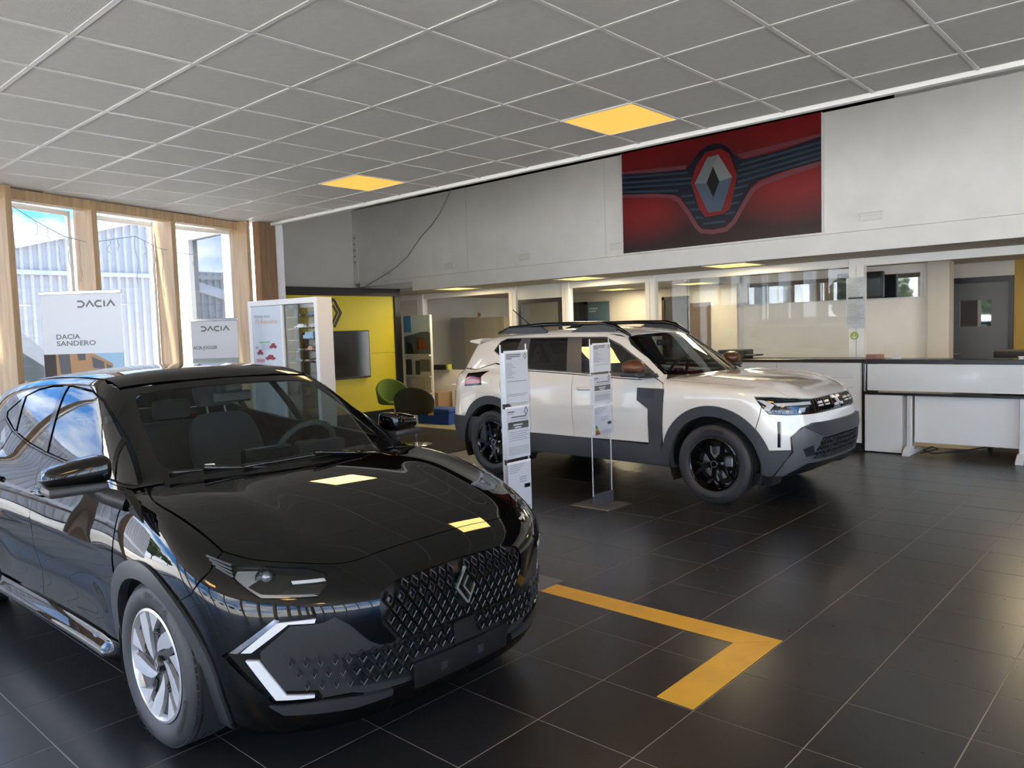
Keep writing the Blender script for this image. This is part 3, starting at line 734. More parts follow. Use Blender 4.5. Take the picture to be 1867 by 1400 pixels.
def suv(x, y, z, only=None):
    a = np.sqrt(y*y+1e-6)
    Ys = dW(x)+dT(z)
    Ys = Ys-.016*gau(z,.52,.14)*sstep(x,-2.2,-1.9)*(1-sstep(x,-.7,-.4))
    Ys = Ys+.020*gau(z,.92,.10)*(gau(x,-2.6,.45)+gau(x,.05,.45))
    side = a-Ys
    r2 = a/.85
    front = x-(dXf(z)-.25*np.abs(r2)**4.2-.05*r2**2)
    w = sstep(x,-.75,-.4)
    crown = .012*(a/.7)**2+.03*np.abs(a/.85)**5
    bulge = .030*sstep(a,.30,.42)*(1-sstep(a,.62,.78))*sstep(x,-.45,-.1)*(1-sstep(x,.42,.66))
    Zt = (dBelt(x)+.01)*(1-w)+dHood(x)*w-crown*(.4+.6*w)+bulge-.012*w
    top = z-Zt
    rear = (dXr(z)+.12*np.abs(r2)**4+.05*r2**2)-x
    low = smax(smax(side, top, .075), front*.97, .10)
    low = smax(low, rear, .12)
    low = smax(low, (.265+.03*sstep(x,.4,.8)+.05*sstep(-x,3.0,3.4))-z, .04)
    cs = (a-(dPl(x)+dTum(z)))*.92
    ws = (x-(-.42-1.50*(z-1.12)-.13*(a/.75)**2.4))/1.8
    rf = z-(dRoof(x)-.035*(a/.65)**2.6)
    rr = ((-3.20-.50*(1.42-z)+.10*(a/.7)**2.4)-x)*.9
    cab = smax(smax(cs, rf, .09), ws, .06)
    cab = smax(cab, rr, .07)
    cab = smax(cab, .8-z, .02)
    if only == 'cab': return cab
    if only == 'low': return low
    return smin(low, cab, .03)
# ---------------------------------------------------------------- car materials and shared car pieces
BPAINT = mat('black_paint', (.0020,.0020,.0022), .012, ior=1.5)
BGLOSS = mat('black_gloss_plastic', (.004,.004,.004), .08, ior=1.5)
MATTE = mat('matt_grey_plastic', (.026,.026,.027), .40)
MATTED = mat('dark_grille_plastic', (.006,.006,.0065), .42)
CLAD = mat('grey_cladding', (.085,.090,.098), .5, bump=.08, bscale=500)
CLADB = mat('charcoal_cladding', (.030,.032,.035), .45, bump=.05, bscale=500)
RUBBER = mat('tyre_rubber', (.034,.034,.036), .55, bump=.06, bscale=200)
LETTER = mat('tyre_lettering', (.003,.003,.003), .6)
WELL = mat('wheel_well', (.008,.008,.008), .85)
SILVER = mat('silver_wheel', (.56,.57,.59), .25, .6)
DRL = mat('white_light_guide', (.66,.66,.66), .25)
CHR = mat('bright_trim', (.72,.73,.76), .06, 1.0)
WSG = glass('windscreen_glass', (.72,.80,.77), .05)
SIDEG = glass('side_glass', (.30,.34,.34), .16)
PRIVG = glass('privacy_glass', (.035,.035,.04), .10)
LAMPG = glass('lamp_cover', (.92,.94,.95), .06)
CABIN = mat('cabin_plastic', (.022,.022,.024), .6)
SEATF = mat('seat_fabric', (.055,.058,.062), .8, bump=.3, bscale=350)
TAILR = mat('tail_lamp_red', (.30,.003,.008), .1, coat=.5)

def tyre_prof(R, rim, w):
    h = w/2
    return [(rim-.012,-h*.80),(rim+.004,-h*.93),(rim+.02,-h*1.0),(rim+(R-rim)*.45,-h*1.05),(rim+(R-rim)*.72,-h*1.0),(R-.016,-h*.93),(R-.006,-h*.83),(R-.001,-h*.70),(R,-h*.60),
            (R,-h*.56),(R-.007,-h*.55),(R-.007,-h*.50),(R,-h*.49),(R+.001,-h*.2),(R-.007,-h*.19),(R-.007,-h*.13),(R+.001,-h*.12),
            (R+.001,h*.12),(R-.007,h*.13),(R-.007,h*.19),(R+.001,h*.2),(R,h*.49),(R-.007,h*.50),(R-.007,h*.55),(R,h*.56),(R-.006,h*.83),(R-.016,h*.93),(rim+(R-rim)*.5,h*1.05),(rim,h*.9)]
def curved_text(name, s, size, rmid, a_mid, m, parent, y, bold=.0, flip=False):
    """lettering bent around a tyre wall, facing -y"""
    v, f = text2d(s, size, bold); w = max(p[0] for p in v); vs = []
    for x, yy in v:
        if not flip: a = a_mid-((x-w/2)/rmid); r = rmid+(yy-size*.35)
        else: a = a_mid+((x-w/2)/rmid); r = rmid-(yy-size*.35)
        vs.append((r*math.cos(a), y-.0005-abs(r-rmid)*.0, r*math.sin(a)))
    return MB().add(vs, f).build(name, m, parent)
def wheel(car, x, side, R, rim, w, kind, yo):
    """side -1 near, +1 far; yo = outer face of the tyre"""
    hub = bpy.data.objects.new('wheel', None); COL.objects.link(hub); hub.parent = car.root
    hub.empty_display_size = .05; hub.location = (x, side*(yo-w/2), R)
    if side > 0: hub.rotation_euler = (0,0,PI)
    hub.rotation_euler[1] = 0
    h = w/2
    ty = MB().lathe(tyre_prof(R, rim, w), 72, 'y').build('tyre', RUBBER, hub, smooth=35)
    # tread blocks on the shoulders
    tr = MB()
    for k in range(64):
        a = 2*PI*k/64
        for s_ in (-1, 1):
            q = MB().box(-.011,.011,h*.58*s_,h*.80*s_,R-.02,R-.002); q.xf(Matrix.Rotation(a,4,'Y') @ Matrix.Shear('XZ',4,(0,0)) if False else Matrix.Rotation(a,4,'Y')); tr.add(q.v,q.f)
    tag(tr.build('tread_blocks', RUBBER, hub), kind='stuff')
    MB().lathe([(rim-.012,-h*.80),(rim-.006,-h*.93),(rim-.016,-h*.96),(rim-.03,-h*.80),(rim-.045,h*.2),(rim-.045,h*.85)], 64, 'y').build('rim', SILVER if kind == 'hatch' else BGLOSS, hub, smooth=40)
    dk = mat('wheel_black', (.010,.010,.011), .25)
    if kind == 'hatch':
        MB().lathe([(.0,-h*.62),(.06,-h*.66),(rim-.035,-h*.70),(rim-.02,-h*.84)], 48, 'y').build('wheel_cover', mat('wheel_dark',(.022,.023,.025),.35), hub, smooth=40)
        yb = -h*.66
        def pol(pts): return [(r*math.cos(math.radians(a)), r*math.sin(math.radians(a))) for r, a in pts]
        rr = rim-.016
        for k in range(5):
            a0 = 90+72*k+26
            big = pol([(.045,a0+58),(.07,a0+50),(.10,a0+39),(.15,a0+22),(rr,a0+9),(rr,a0+1),(rr,a0-8),(.15,a0-5),(.10,a0+8),(.065,a0+28)])
            sm = pol([(rr,a0+54),(rr,a0+44),(rr,a0+32),(.125,a0+57)])
            for nm, pl in (('blade',big),('blade',sm)):
                q = MB(); n = len(pl); cx = sum(p[0] for p in pl)/n; cz = sum(p[1] for p in pl)/n
                def yy(p): return -h*(.72+.20*min(1, math.hypot(*p)/rr))
                vs = [(p[0], yy(p), p[1]) for p in pl]+[(p[0], yb+.012, p[1]) for p in pl]
                q.add(vs, [tuple(range(n)), *[((i+1)%n, i, n+i, n+(i+1)%n) for i in range(n)]])
                q.build(nm, SILVER, hub)
            # ribbed infill between blades
            for j in range(5):
                pl = pol([(.085+.012*j,a0+44),(.091+.012*j,a0+44),(.091+.012*j,a0+60),(.085+.012*j,a0+60)])
                MB().prism(pl,'y',-h*.74,-h*.66).build('rib', dk, hub)
        MB().lathe([(0,-h*.86),(.024,-h*.86),(.030,-h*.80),(.032,-h*.62)], 24, 'y').build('hub_cap', dk, hub, smooth=40)
        stroke_mb(MB(), [(0,.02),(-.012,0),(0,-.02),(.012,0)], .004, 'y', -h*.885, -h*.85, True).build('hub_emblem', SILVER, hub)
    else:
        MB().lathe([(.0,h*.1),(rim-.05,h*.1)], 40, 'y').build('wheel_back', WELL, hub)
        MB().lathe([(.06,-h*.05),(.145,-h*.05),(.145,h*.05)], 40, 'y').build('brake_disc', STEEL, hub, smooth=40)
        MB().box(.07,.15,-h*.25,h*.05,-.055,.065,c=.012).build('brake_caliper', mat('caliper',(.35,.35,.36),.4,.7), hub)
        for k in range(5):
            a0 = math.radians(90+72*k-4+36)
            def R2(p): c, s = math.cos(a0), math.sin(a0); return (p[0]*c-p[1]*s, p[0]*s+p[1]*c)
            rr = rim-.03
            pl = [(.03,-.024),(.105,-.022),(rr*.80,-.062),(rr*1.02,-.075),(rr*1.04,-.045),(rr*.84,-.030),(rr*.66,-.004),(rr*.66,.004),(rr*.84,.030),(rr*1.04,.045),(rr*1.02,.075),(rr*.80,.062),(.105,.022),(.03,.024)]
            pp = [R2(p) for p in pl]; n = len(pp)
            yf = lambda p: -h*(.60+.22*min(1,math.hypot(*p)/rr))
            vs = [(p[0],yf(p),p[1]) for p in pp]+[(p[0],yf(p)+.03,p[1]) for p in pp]
            fs = [(0,1,12,13),(1,2,5,6,7,8,11,12),(2,3,4,5),(8,9,10,11)]+[((i+1)%n,i,n+i,n+(i+1)%n) for i in range(n)]
            q = MB().add(vs, fs).build('spoke', BGLOSS, hub)
            g = [R2((.05,0)), R2((.15,0))]
            lp = R2((.062,.036)); MB().cyl((lp[0],-h*.70,lp[1]),(lp[0],-h*.52,lp[1]),.0105,8).build('lug_nut', STEEL, hub)
        MB().lathe([(0,-h*.80),(.026,-h*.80),(.034,-h*.72),(.044,-h*.55),(.048,-h*.4)], 24, 'y').build('hub_cap', BGLOSS, hub, smooth=40)
        MB().lathe([(.025,-h*.805),(.030,-h*.805),(.030,-h*.77)], 24, 'y').build('hub_ring', STEEL, hub)
    # side-wall band behind the lettering
    rm = (R+rim)/2+.008
    if side < 0:
        yw = -h*1.075
        if kind == 'hatch' and x > -1:
            curved_text('tyre_lettering', '60 R 16 H XL', .036, rm, math.radians(76), LETTER, hub, yw, .012)
            curved_text('tyre_lettering', 'Continental', .036, rm, math.radians(-28), LETTER, hub, yw, .012)
            curved_text('tyre_lettering', 'EcoContact', .034, rm, math.radians(-112), LETTER, hub, yw, .010)
        elif kind == 'suv':
            curved_text('tyre_lettering', 'Continental', .046, rm, math.radians(90), LETTER, hub, yw, .014)
            curved_text('tyre_lettering', 'Continental', .046, rm, math.radians(-90), LETTER, hub, yw, .014)
    return hub
def wheel_well(car, x, r, z, y_in, y_out):
    for s in (-1, 1):
        n = 24; vs = []; fs = []
        for k in range(n+1):
            a = math.radians(-25+230*k/n); c, d = math.cos(a), math.sin(a)
            vs += [(x+r*c, s*y_out, z+r*d), (x+r*c, s*y_in, z+r*d)]
        for k in range(n): fs.append((2*k,2*k+1,2*k+3,2*k+2))
        vs.append((x, s*y_in, z)); c = len(vs)-1
        for k in range(n): fs.append((2*k+1, c, 2*k+3))
        MB().add(vs, fs).build('wheel_liner', WELL, car.root)
def seat(car, x, y, z, w=.50, tall=.62, m=None, rec=.36, rx=0):
    m = m or SEATF
    s = bpy.data.objects.new('front_seat', None); COL.objects.link(s); s.parent = car.root; s.location = (x,y,z); s.empty_display_size = .05
    def soft(name, q, sub=2): return q.build(name, m, s, sub=sub)
    c = MB().box(-.27,.27,-w/2,w/2,-.10,.06,c=.05); soft('cushion', c, 1)
    M = Matrix.Translation((-.25,0,.02)) @ Matrix.Rotation(-rec,4,'Y')
    b = MB()
    lv = [(0,.46,.10),(.2,.50,.11),(.42,.52,.10),(.56,.44,.08),(.62,.30,.06)]
    vs = []; fs = []
    for k, (hz, ww, th) in enumerate(lv):
        vs += [(-th/2,-ww/2,hz),(th/2+.03,-ww/2,hz),(th/2,-ww*.3,hz),(th/2,ww*.3,hz),(th/2+.03,ww/2,hz),(-th/2,ww/2,hz)]
    for k in range(len(lv)-1):
        for j in range(6): fs.append((k*6+j,k*6+(j+1)%6,(k+1)*6+(j+1)%6,(k+1)*6+j))
    fs += [tuple(range(5,-1,-1)), tuple(range((len(lv)-1)*6, len(lv)*6))]
    b.add(vs, fs).xf(M); soft('backrest', b, 2)
    hd = MB().box(-.045,.055,-.13,.13,.66,.84,c=.04).xf(M); soft('headrest', hd, 1)
    MB().cyl((0,-.06,.58),(0,-.06,.70),.006,8).cyl((0,.06,.58),(0,.06,.70),.006,8).xf(M).build('headrest_posts', STEEL, s)
    return s
def steering(car, x, y, z):
    s = bpy.data.objects.new('steering_wheel', None); COL.objects.link(s); s.parent = car.root; s.location = (x,y,z); s.rotation_euler = (0,math.radians(-62),0); s.empty_display_size = .05
    MB().tube([(.18*math.cos(2*PI*k/40), .185*math.sin(2*PI*k/40), 0) for k in range(40)], .016, 10, True).build('wheel_rim', CABIN, s, smooth=180)
    MB().box(-.06,.06,-.08,.08,-.03,.02,c=.02).build('airbag_pad', CABIN, s)
    for a, b in (((-.02,-.18),(0,-.06)),((-.02,.18),(0,.06)),((.0,.0),(-.17,.0))): MB().cyl((a[0],a[1],0),(b[0],b[1],0),.013,8).build('spoke', CABIN, s)
    return s
# ---------------------------------------------------------------- black hatchback
def hatchback():
    root = thing('black_hatchback', 'glossy black hatchback with a diamond-pattern grille, nearest the camera', 'car', (-3.0,2.08,0))
    car = Car(hatch, root)
    cab = lambda x, y, z: hatch(x, y, z, 'cab'); low = lambda x, y, z: hatch(x, y, z, 'low')
    P = lambda *a, **k: panel(car, *a, **k)
    # --- seams in car space
    seam = [(-.36,-.672,.96),(-.25,-.735,.955),(-.122,-.765,.929),(.05,-.757,.90),(.228,-.745,.85),(.352,-.74,.804)]
    front = [(.43,-.70,.785),(.496,-.648,.774),(.58,-.55,.755),(.645,-.42,.742),(.652,-.36,.744),(.650,-.27,.748),(.650,0,.750)]
    def drop(L):
        A = np.array([(x,y) for x, y, z in L]); tt = np.concatenate([[0], np.cumsum(np.linalg.norm(np.diff(A, axis=0), axis=1))]); k = max(2, int(tt[-1]/.025)); s_ = np.linspace(0, tt[-1], k)
        q, _ = lift(low, np.stack([Spl(*zip(tt, A[:,0]))(s_), Spl(*zip(tt, A[:,1]))(s_)], 1), 'top', 1.3); return [tuple(p) for p in q]
    seam = drop(seam); front = drop(front)
    mir = lambda L: [(x,-y,z) for x, y, z in reversed(L)]
    cowl = [(-.30,-.45),(-.25,-.25),(-.232,0)]
    hood = [(x,y) for x, y, z in seam+front]; hood += [(x,-y) for x, y in reversed(hood[:-1])]
    back = [(-.30,.45),(-.25,.25),(-.232,0),(-.25,-.25),(-.30,-.45)]
    P('bonnet', hood+back, 'top', BPAINT, fn=low, res=.026, start=1.3, gap=.0012)
    # roof
    rl = [(-1.03,-.535),(-1.2,-.53),(-1.6,-.525),(-2.2,-.515),(-2.7,-.49),(-2.98,-.46)]
    ft = [(-1.0,.40),(-.965,.2),(-.955,0),(-.965,-.2),(-1.0,-.40)]
    P('roof', rl+[(-3.0,-.2),(-3.0,.2)]+[(x,-y) for x, y in reversed(rl)]+ft, 'top', BPAINT, res=.03)
    # body side
    WX, WZ, RX = -.02, .31, -2.611
    rt, _ = lift(hatch, [(x,y) for x, y in rl], 'top')
    rail = [(p[0],p[2]) for p in rt]
    dlo = [(-.395,.958),(-.55,1.055),(-.69,1.137),(-.86,1.232),(-1.0,1.298),(-1.18,1.337),(-1.5,1.353),(-1.8,1.347),(-2.0,1.322),(-2.2,1.270),(-2.40,1.180),(-2.36,1.150),(-2.1,1.096),(-2.02,1.084),(-1.71,1.048),(-1.44,1.028),(-1.27,1.019),(-.9,.998),(-.53,.972)]
    cpil = [(-3.02,1.20),(-3.10,1.08)]
    frame = [(-.352,.962),(-.57,1.080),(-.79,1.208),(-.95,1.305)]+rail+cpil+[(-2.95,1.055),(-2.5,1.10),(-2.37,1.140),(-2.1,1.086),(-1.71,1.038),(-1.44,1.018),(-1.27,1.009),(-.9,.988),(-.53,.962),(-.40,.950)]
    P('side_frame', frame, 'side', BPAINT, both=True, holes=[dlo], res=.025, gap=.001)
    gl = [[(-.705,1.140),(-.86,1.226),(-1.0,1.291),(-1.18,1.330),(-1.5,1.346),(-1.555,1.346),(-1.40,1.030),(-1.27,1.022),(-.9,1.002),(-.56,.980)],
          [(-.41,.962),(-.55,1.049),(-.672,1.121),(-.53,.978)],
          [(-1.625,1.346),(-1.8,1.340),(-2.0,1.315),(-2.165,1.275),(-2.04,1.096),(-2.0,1.086),(-1.71,1.052),(-1.47,1.034)],
          [(-2.215,1.260),(-2.39,1.181),(-2.36,1.156),(-2.11,1.103)]]
    for g in gl: P('side_window', g, 'side', SIDEG, both=True, off=-.004, gap=.001, rim=.004)
    P('window_pillar', [(-1.555,1.348),(-1.625,1.348),(-1.47,1.032),(-1.40,1.028)], 'side', BGLOSS, both=True, off=.001, gap=.001)
    P('window_pillar', [(-.672,1.124),(-.705,1.142),(-.56,.980),(-.53,.978)], 'side', BGLOSS, both=True, off=.001, gap=.001)
    P('window_pillar', [(-2.165,1.277),(-2.215,1.262),(-2.11,1.103),(-2.04,1.094)], 'side', BGLOSS, both=True, off=.001, gap=.001)
    RO, RI = .425, .36
    a_f = arc(WX,WZ,RO,-12,50,10)      # front quarter
    fend = [(x,z) for x, y, z in seam]+[(.385,.755),(.345,.68)]+arc(WX,WZ,RO,50,133,14)+[(-.32,.74),(-.345,.86),(-.335,.94)]
    P('front_wing', fend, 'side', BPAINT, both=True, res=.025, gap=.0014)
    fd = [(-.352,.945),(-.355,.86),(-.33,.74)]+arc(WX,WZ,RO,138,178,8)+[(-.50,.285),(-1.455,.285),(-1.44,.42),(-1.385,.62),(-1.39,.80),(-1.43,.93),(-1.44,1.018),(-1.27,1.009),(-.9,.988),(-.53,.962),(-.41,.951)]
    P('front_door', fd, 'side', BPAINT, both=True, res=.028)
    ar = arc(RX,WZ,RO,0,62,10)
    rd = [(-1.455,.285),(-2.16,.285)]+arc(RX,WZ,RO,2,52,8)+[(-2.28,.80),(-2.17,.97),(-2.10,1.086),(-1.71,1.038),(-1.44,1.018),(-1.43,.93),(-1.39,.80),(-1.385,.62),(-1.44,.42)]
    P('rear_door', rd, 'side', BPAINT, both=True, res=.028)
    qp = [(-2.30,.77),(-2.18,.965),(-2.11,1.086),(-2.37,1.140),(-2.5,1.10),(-2.95,1.055),(-3.10,1.07),(-3.12,.70),(-2.98,.62)]+arc(RX,WZ,RO,125,57,14)
    P('rear_quarter', qp, 'side', BPAINT, both=True, res=.03)
    rb = [(-2.96,.60),(-3.12,.68),(-3.14,.22),(-2.95,.2)]+arc(RX,WZ,RO,195,130,10)
    P('rear_bumper_side', rb, 'side', BPAINT, both=True, res=.03)
    P('sill', [(-.47,.275),(-2.17,.275),(-2.17,.165),(-.50,.165)], 'side', BPAINT, both=True, res=.022)
    P('arch_trim', arc(WX,WZ,RI,-22,200,30)+arc(WX,WZ,RO+.002,198,-20,30), 'side', CLADB, both=True, off=.012, gap=0, rim=.04, res=.03)
    P('arch_trim', arc(RX,WZ,RI,-22,200,30)+arc(RX,WZ,RO+.002,200,-18,30), 'side', CLADB, both=True, off=.012, gap=0, rim=.04, res=.03)
    # tail
    tg = [(-3.1,-.62,1.05),(-3.1,.62,1.05),(-3.2,.66,.55),(-3.2,-.66,.55)]
    P('tailgate', [(-.66,1.02),(.66,1.02),(.70,.60),(-.70,.60)], 'rear', BPAINT, res=.05)
    P('rear_bumper', [(-.85,.60),(.85,.60),(.85,.2),(-.85,.2)], 'rear', BPAINT, res=.05)
    P('rear_window', [(-.50,1.27),(.50,1.27),(.60,1.04),(-.60,1.04)], 'rear', SIDEG, res=.05, off=-.004)
    P('spoiler', [(-.56,1.33),(.56,1.33),(.55,1.275),(-.55,1.275)], 'rear', BPAINT, res=.04)
    P('tail_lamp', [(-.92,1.0),(-.68,1.0),(-.72,.84),(-.92,.86)], 'rear', TAILR, both=True, off=.004)
    # windscreen with its black border
    wo = [(-.555,1.338),(-.40,1.352),(-.2,1.362),(0,1.366),(.2,1.362),(.40,1.352),(.555,1.338),(.60,1.206),(.635,1.08),(.672,.955),(.45,.945),(.2,.94),(-.2,.94),(-.45,.945),(-.672,.955),(-.635,1.08),(-.60,1.206)]
    wi = [(-.497,1.312),(-.36,1.326),(-.15,1.334),(.15,1.334),(.36,1.326),(.497,1.312),(.545,1.20),(.58,1.08),(.60,1.02),(.56,.998),(.3,.985),(0,.98),(-.3,.985),(-.56,.998),(-.60,1.02),(-.58,1.08),(-.545,1.20)]
    wi = rnd(wi, .03, 3)
    ws = P('windscreen', wo, 'front', BGLOSS, fn=cab, holes=[wi], off=.0, gap=.001, rim=.006, res=.03)
    P('windscreen_glass', wi, 'front', WSG, parent=ws, fn=cab, off=-.001, gap=0, rim=.003, res=.03)
    # --- front fascia
    grille = [(.775,-.295,.662),(.778,0,.672),(.775,.295,.662),(.785,.37,.64),(.79,.385,.60),(.79,.375,.53),(.795,.31,.446),(.795,0,.443),(.795,-.31,.446),(.79,-.375,.53),(.79,-.385,.60),(.785,-.37,.64)]
    hl = [(.452,-.773,.745),(.434,-.752,.766),(.515,-.668,.760),(.602,-.565,.744),(.655,-.515,.724),(.689,-.536,.69),(.695,-.578,.663),(.576,-.731,.675),(.508,-.755,.715)]
    drl = [(.455,-.818,.470),(.618,-.712,.612),(.712,-.588,.600),(.716,-.578,.573),(.655,-.670,.576),(.576,-.748,.486),(.576,-.744,.458),(.62,-.686,.338),(.687,-.591,.327),(.694,-.572,.294),(.646,-.649,.296),(.590,-.712,.303)]
    intake = [(.576,-.748,.484),(.655,-.67,.574),(.712,-.582,.572),(.735,-.541,.588),(.755,-.495,.554),(.773,-.42,.472),(.779,-.384,.450),(.795,-.31,.438),(.808,0,.436)]
    intake += mir(intake[:-1])
    low_e = [(.775,.30,.262),(.75,.434,.274),(.737,.478,.290),(.694,.572,.293),(.687,.59,.325),(.62,.686,.338),(.576,.744,.458)]
    intake += list(reversed(low_e))+[(.784,.231,.262),(.784,-.231,.262)]+mir(list(reversed(low_e))) if False else [(x,y,z) for x,y,z in reversed(low_e)]+[(.784,.23,.260),(.784,-.23,.260)]+[(x,-y,z) for x,y,z in low_e]
    out_ = seam[-1:]+front
    top = out_+mir(out_[:-1])
    ed = [(.385,-.75,.755),(.345,-.80,.68)]
    af = [(x,-.86,z) for x, z in arc(WX,WZ,RO,48,-16,10)]
    bot = [(.41,-.80,.172),(.5,-.76,.165),(.62,-.66,.165),(.70,-.50,.168),(.74,-.3,.170),(.755,0,.172)]
    left = [seam[-1]]+on_side(low, [(.385,.755),(.345,.68)]+arc(WX,WZ,RO,50,-14,10))
    left2d = [to2d(p,'cyl') for p in left]
    poly = [to2d(p,'cyl') for p in out_]; poly += [(-u,v) for u,v in reversed(poly[:-1])]
    lo = left2d[1:]+[to2d(p,'cyl') for p in bot[:-1]]
    full = poly+[(-u,v) for u,v in lo]+[to2d(bot[-1],'cyl')]+list(reversed(lo))
    mm = lambda L: [(x,-y,z) for x,y,z in L]
    P('front_bumper', full, 'cyl', BPAINT, fn=low, holes=[grille, hl, mm(hl), drl, mm(drl), intake], res=.024, gap=.0014)
    # lower grille and matt intake
    it = P('front_intake', intake, 'cyl', MATTE, fn=low, off=-.010, gap=.001, res=.03)
    # darker mesh field in the middle
    P('mesh_field', [(.735,-.520,.432),(.778,-.387,.436),(.795,-.31,.432),(.808,0,.430),(.795,.31,.432),(.778,.387,.436),(.735,.520,.432),(.738,.475,.315),(.78,.25,.285),(.78,-.25,.285),(.738,-.475,.315)], 'cyl', MATTED, parent=it, fn=low, off=-.006, gap=0, rim=.004)
    P('plate_carrier', [(.808,-.047,.437),(.808,.071,.437),(.80,.062,.345),(.80,-.04,.345)], 'cyl', MATTED, parent=it, fn=low, off=.004, gap=0)
    pc = P('plate_carrier', [(.791,-.25,.338),(.79,.27,.338),(.78,.28,.235),(.78,-.235,.235)], 'cyl', MATTED, fn=low, off=.012, gap=0, rim=.03)
    for y in (-.1,.10): P('plate_clip', [(.79,y-.018,.305),(.79,y+.018,.305),(.79,y+.018,.268),(.79,y-.018,.268)], 'cyl', MATTE, parent=pc, fn=low, off=.016)
    P('grille_floor', grille, 'cyl', MATTED, fn=low, off=-.014, gap=-.002, rim=.0)
    # light units
    lamps = P('headlamp', hl, 'cyl', BGLOSS, both=True, fn=low, off=-.022, gap=-.002, rim=0)
    P('lamp_cover', hl, 'cyl', LAMPG, parent=lamps, both=True, fn=low, off=-.001, gap=.001, rim=.02)
    P('light_blade', [(.466,-.768,.742),(.45,-.745,.760),(.505,-.69,.757),(.53,-.69,.742),(.512,-.735,.715),(.57,-.725,.690),(.68,-.585,.678),(.69,-.57,.670),(.576,-.731,.679),(.505,-.755,.718)], 'cyl', mat('lamp_silver',(.45,.46,.48),.2,.8), parent=lamps, both=True, fn=low, off=-.014, rim=.006, gap=0)
    P('light_blade', [(.60,-.62,.722),(.66,-.525,.718),(.672,-.525,.710),(.61,-.62,.714)], 'cyl', DRL, parent=lamps, both=True, fn=low, off=-.012, rim=.004, gap=0)
    P('lower_reflector', [(.60,-.64,.700),(.685,-.545,.698),(.69,-.565,.678),(.60,-.68,.684)], 'cyl', MATTED, parent=lamps, both=True, fn=low, off=-.015, rim=.004, gap=0)
    for s, lp in zip((-1,1), lamps):
        MB().sphere((.523,s*.672,.728), .021, 20).build('projector_lens', mat('lens_glass',(.10,.11,.12),.03,spec=1.,ior=1.9), lp, smooth=180)
        MB().lathe([(.026,-.012),(.033,-.008),(.036,.012)], 24).xf(Matrix.Translation((.530,s*.678,.728)) @ Matrix.Rotation(s*.7,4,'Z') @ Matrix.Rotation(PI/2,4,'Y')).build('lens_ring', mat('lens_ring_grey',(.08,.08,.085),.25,.8), lp, smooth=60)
    units = P('daytime_lamp', drl, 'cyl', BGLOSS, both=True, fn=low, off=-.012, gap=-.002, rim=0)
    P('light_bar', [(.622,-.700,.592),(.707,-.597,.594),(.703,-.601,.577),(.652,-.674,.582),(.556,-.766,.486),(.521,-.788,.485)], 'cyl', DRL, parent=units, both=True, fn=low, off=-.002, rim=.010, gap=.001)
    P('light_bar', [(.532,-.778,.458),(.572,-.749,.458),(.626,-.678,.325),(.682,-.600,.314),(.679,-.600,.302),(.599,-.706,.308)], 'cyl', DRL, parent=units, both=True, fn=low, off=-.002, rim=.010, gap=.001)
    P('bright_strip', [(.622,-.708,.607),(.636,-.695,.600),(.515,-.792,.484),(.482,-.808,.483)], 'cyl', CHR, parent=units, both=True, fn=low, off=.001, rim=.008, gap=.001)
    P('lower_lip', [(.581,-.72,.292),(.694,-.575,.290),(.749,-.434,.274),(.772,-.33,.264),(.77,-.33,.242),(.726,-.474,.236),(.612,-.685,.256)], 'cyl', MATTE, both=True, fn=low, off=.008, rim=.02, gap=0)
    for k in range(4):
        z0 = .800-.010*k; P('wing_slat', [(.325+.022*k,-.797,z0),(.430+.01*k,-.760,z0-.028),(.432+.01*k,-.762,z0-.032),(.327+.022*k,-.80,z0-.004)], 'cyl', CLAD, both=True, fn=low, off=.0015, rim=.002, gap=0, res=.05)
    # diamonds of the grille and intakes
    gf = bpy.data.objects.new('grille', None); COL.objects.link(gf); gf.parent = root; gf.empty_display_size = .05
    dm = MB()
    def dia(w, h, d, m_):
        q = MB(); R4 = lambda a, z, o=0: [(-w*a+o,0,z),(o,-h*a,z),(w*a+o,0,z),(o,h*a,z)]
        q.add(R4(.5,0)+R4(.40,d)+R4(.27,d*.9,w*.04)+R4(.22,d*.25,w*.03), [(4*j+i,4*j+(i+1)%4,4*j+4+(i+1)%4,4*j+4+i) for j in range(3) for i in range(4)]+[(12,13,14,15)]); me = q.mesh('diamond'); me.materials.append(m_); return me
    DGL = mat('diamond_black', (.010,.010,.0105), .22)
    dmesh = dia(.045,.064,.018,DGL)
    def put(u, z, me, par, off, sc=1.):
        Pp, N = lift(low, [(u,z)], 'cyl'); p, n = Vector(Pp[0]), Vector(N[0]); r = Vector((0,0,1)).cross(n).normalized(); up = n.cross(r)
        o = link('diamond', me, par); R = Matrix((r,up,n)).transposed().to_4x4()
        o.matrix_local = Matrix.Translation(p+n*off) @ R @ Matrix.Scale(sc,4)
    g2 = np.array([to2d(p,'cyl') for p in grille])
    rows = [.645,.611,.577,.543,.509,.478]
    for k, z in enumerate(rows):
        for j in range(-9, 10):
            u = (j+(.5 if k % 2 else 0))*.0465
            if pip(np.array([[u,z]]), inset(g2,.012))[0] and not (abs(u-.0) < .045 and .50 < z < .66): put(u, z, dmesh, gf, -.012)
    i2 = np.array([to2d(p,'cyl') for p in intake])
    d2 = dia(.032,.050,.013,MATTE); d3 = dia(.041,.054,.016,DGL)
    for k, z in enumerate((.425,.382,.338)):
        for j in range(-20, 21):
            u = (j+(.5 if k % 2 else 0))*.0455; a = abs(u); zz = z+(.022*max(0,(a-.45)/.3))
            if a > .70-.02*k: continue
            if k > 0 and a < .03 and False: continue
            if z < .35 and a < .27: continue
            if abs(u-.012) < .07: continue
            put(u, zz, d3 if a < .5 else d2, it, -.006, 1.0 if a < .5 else 1-(a-.5)*1.3)
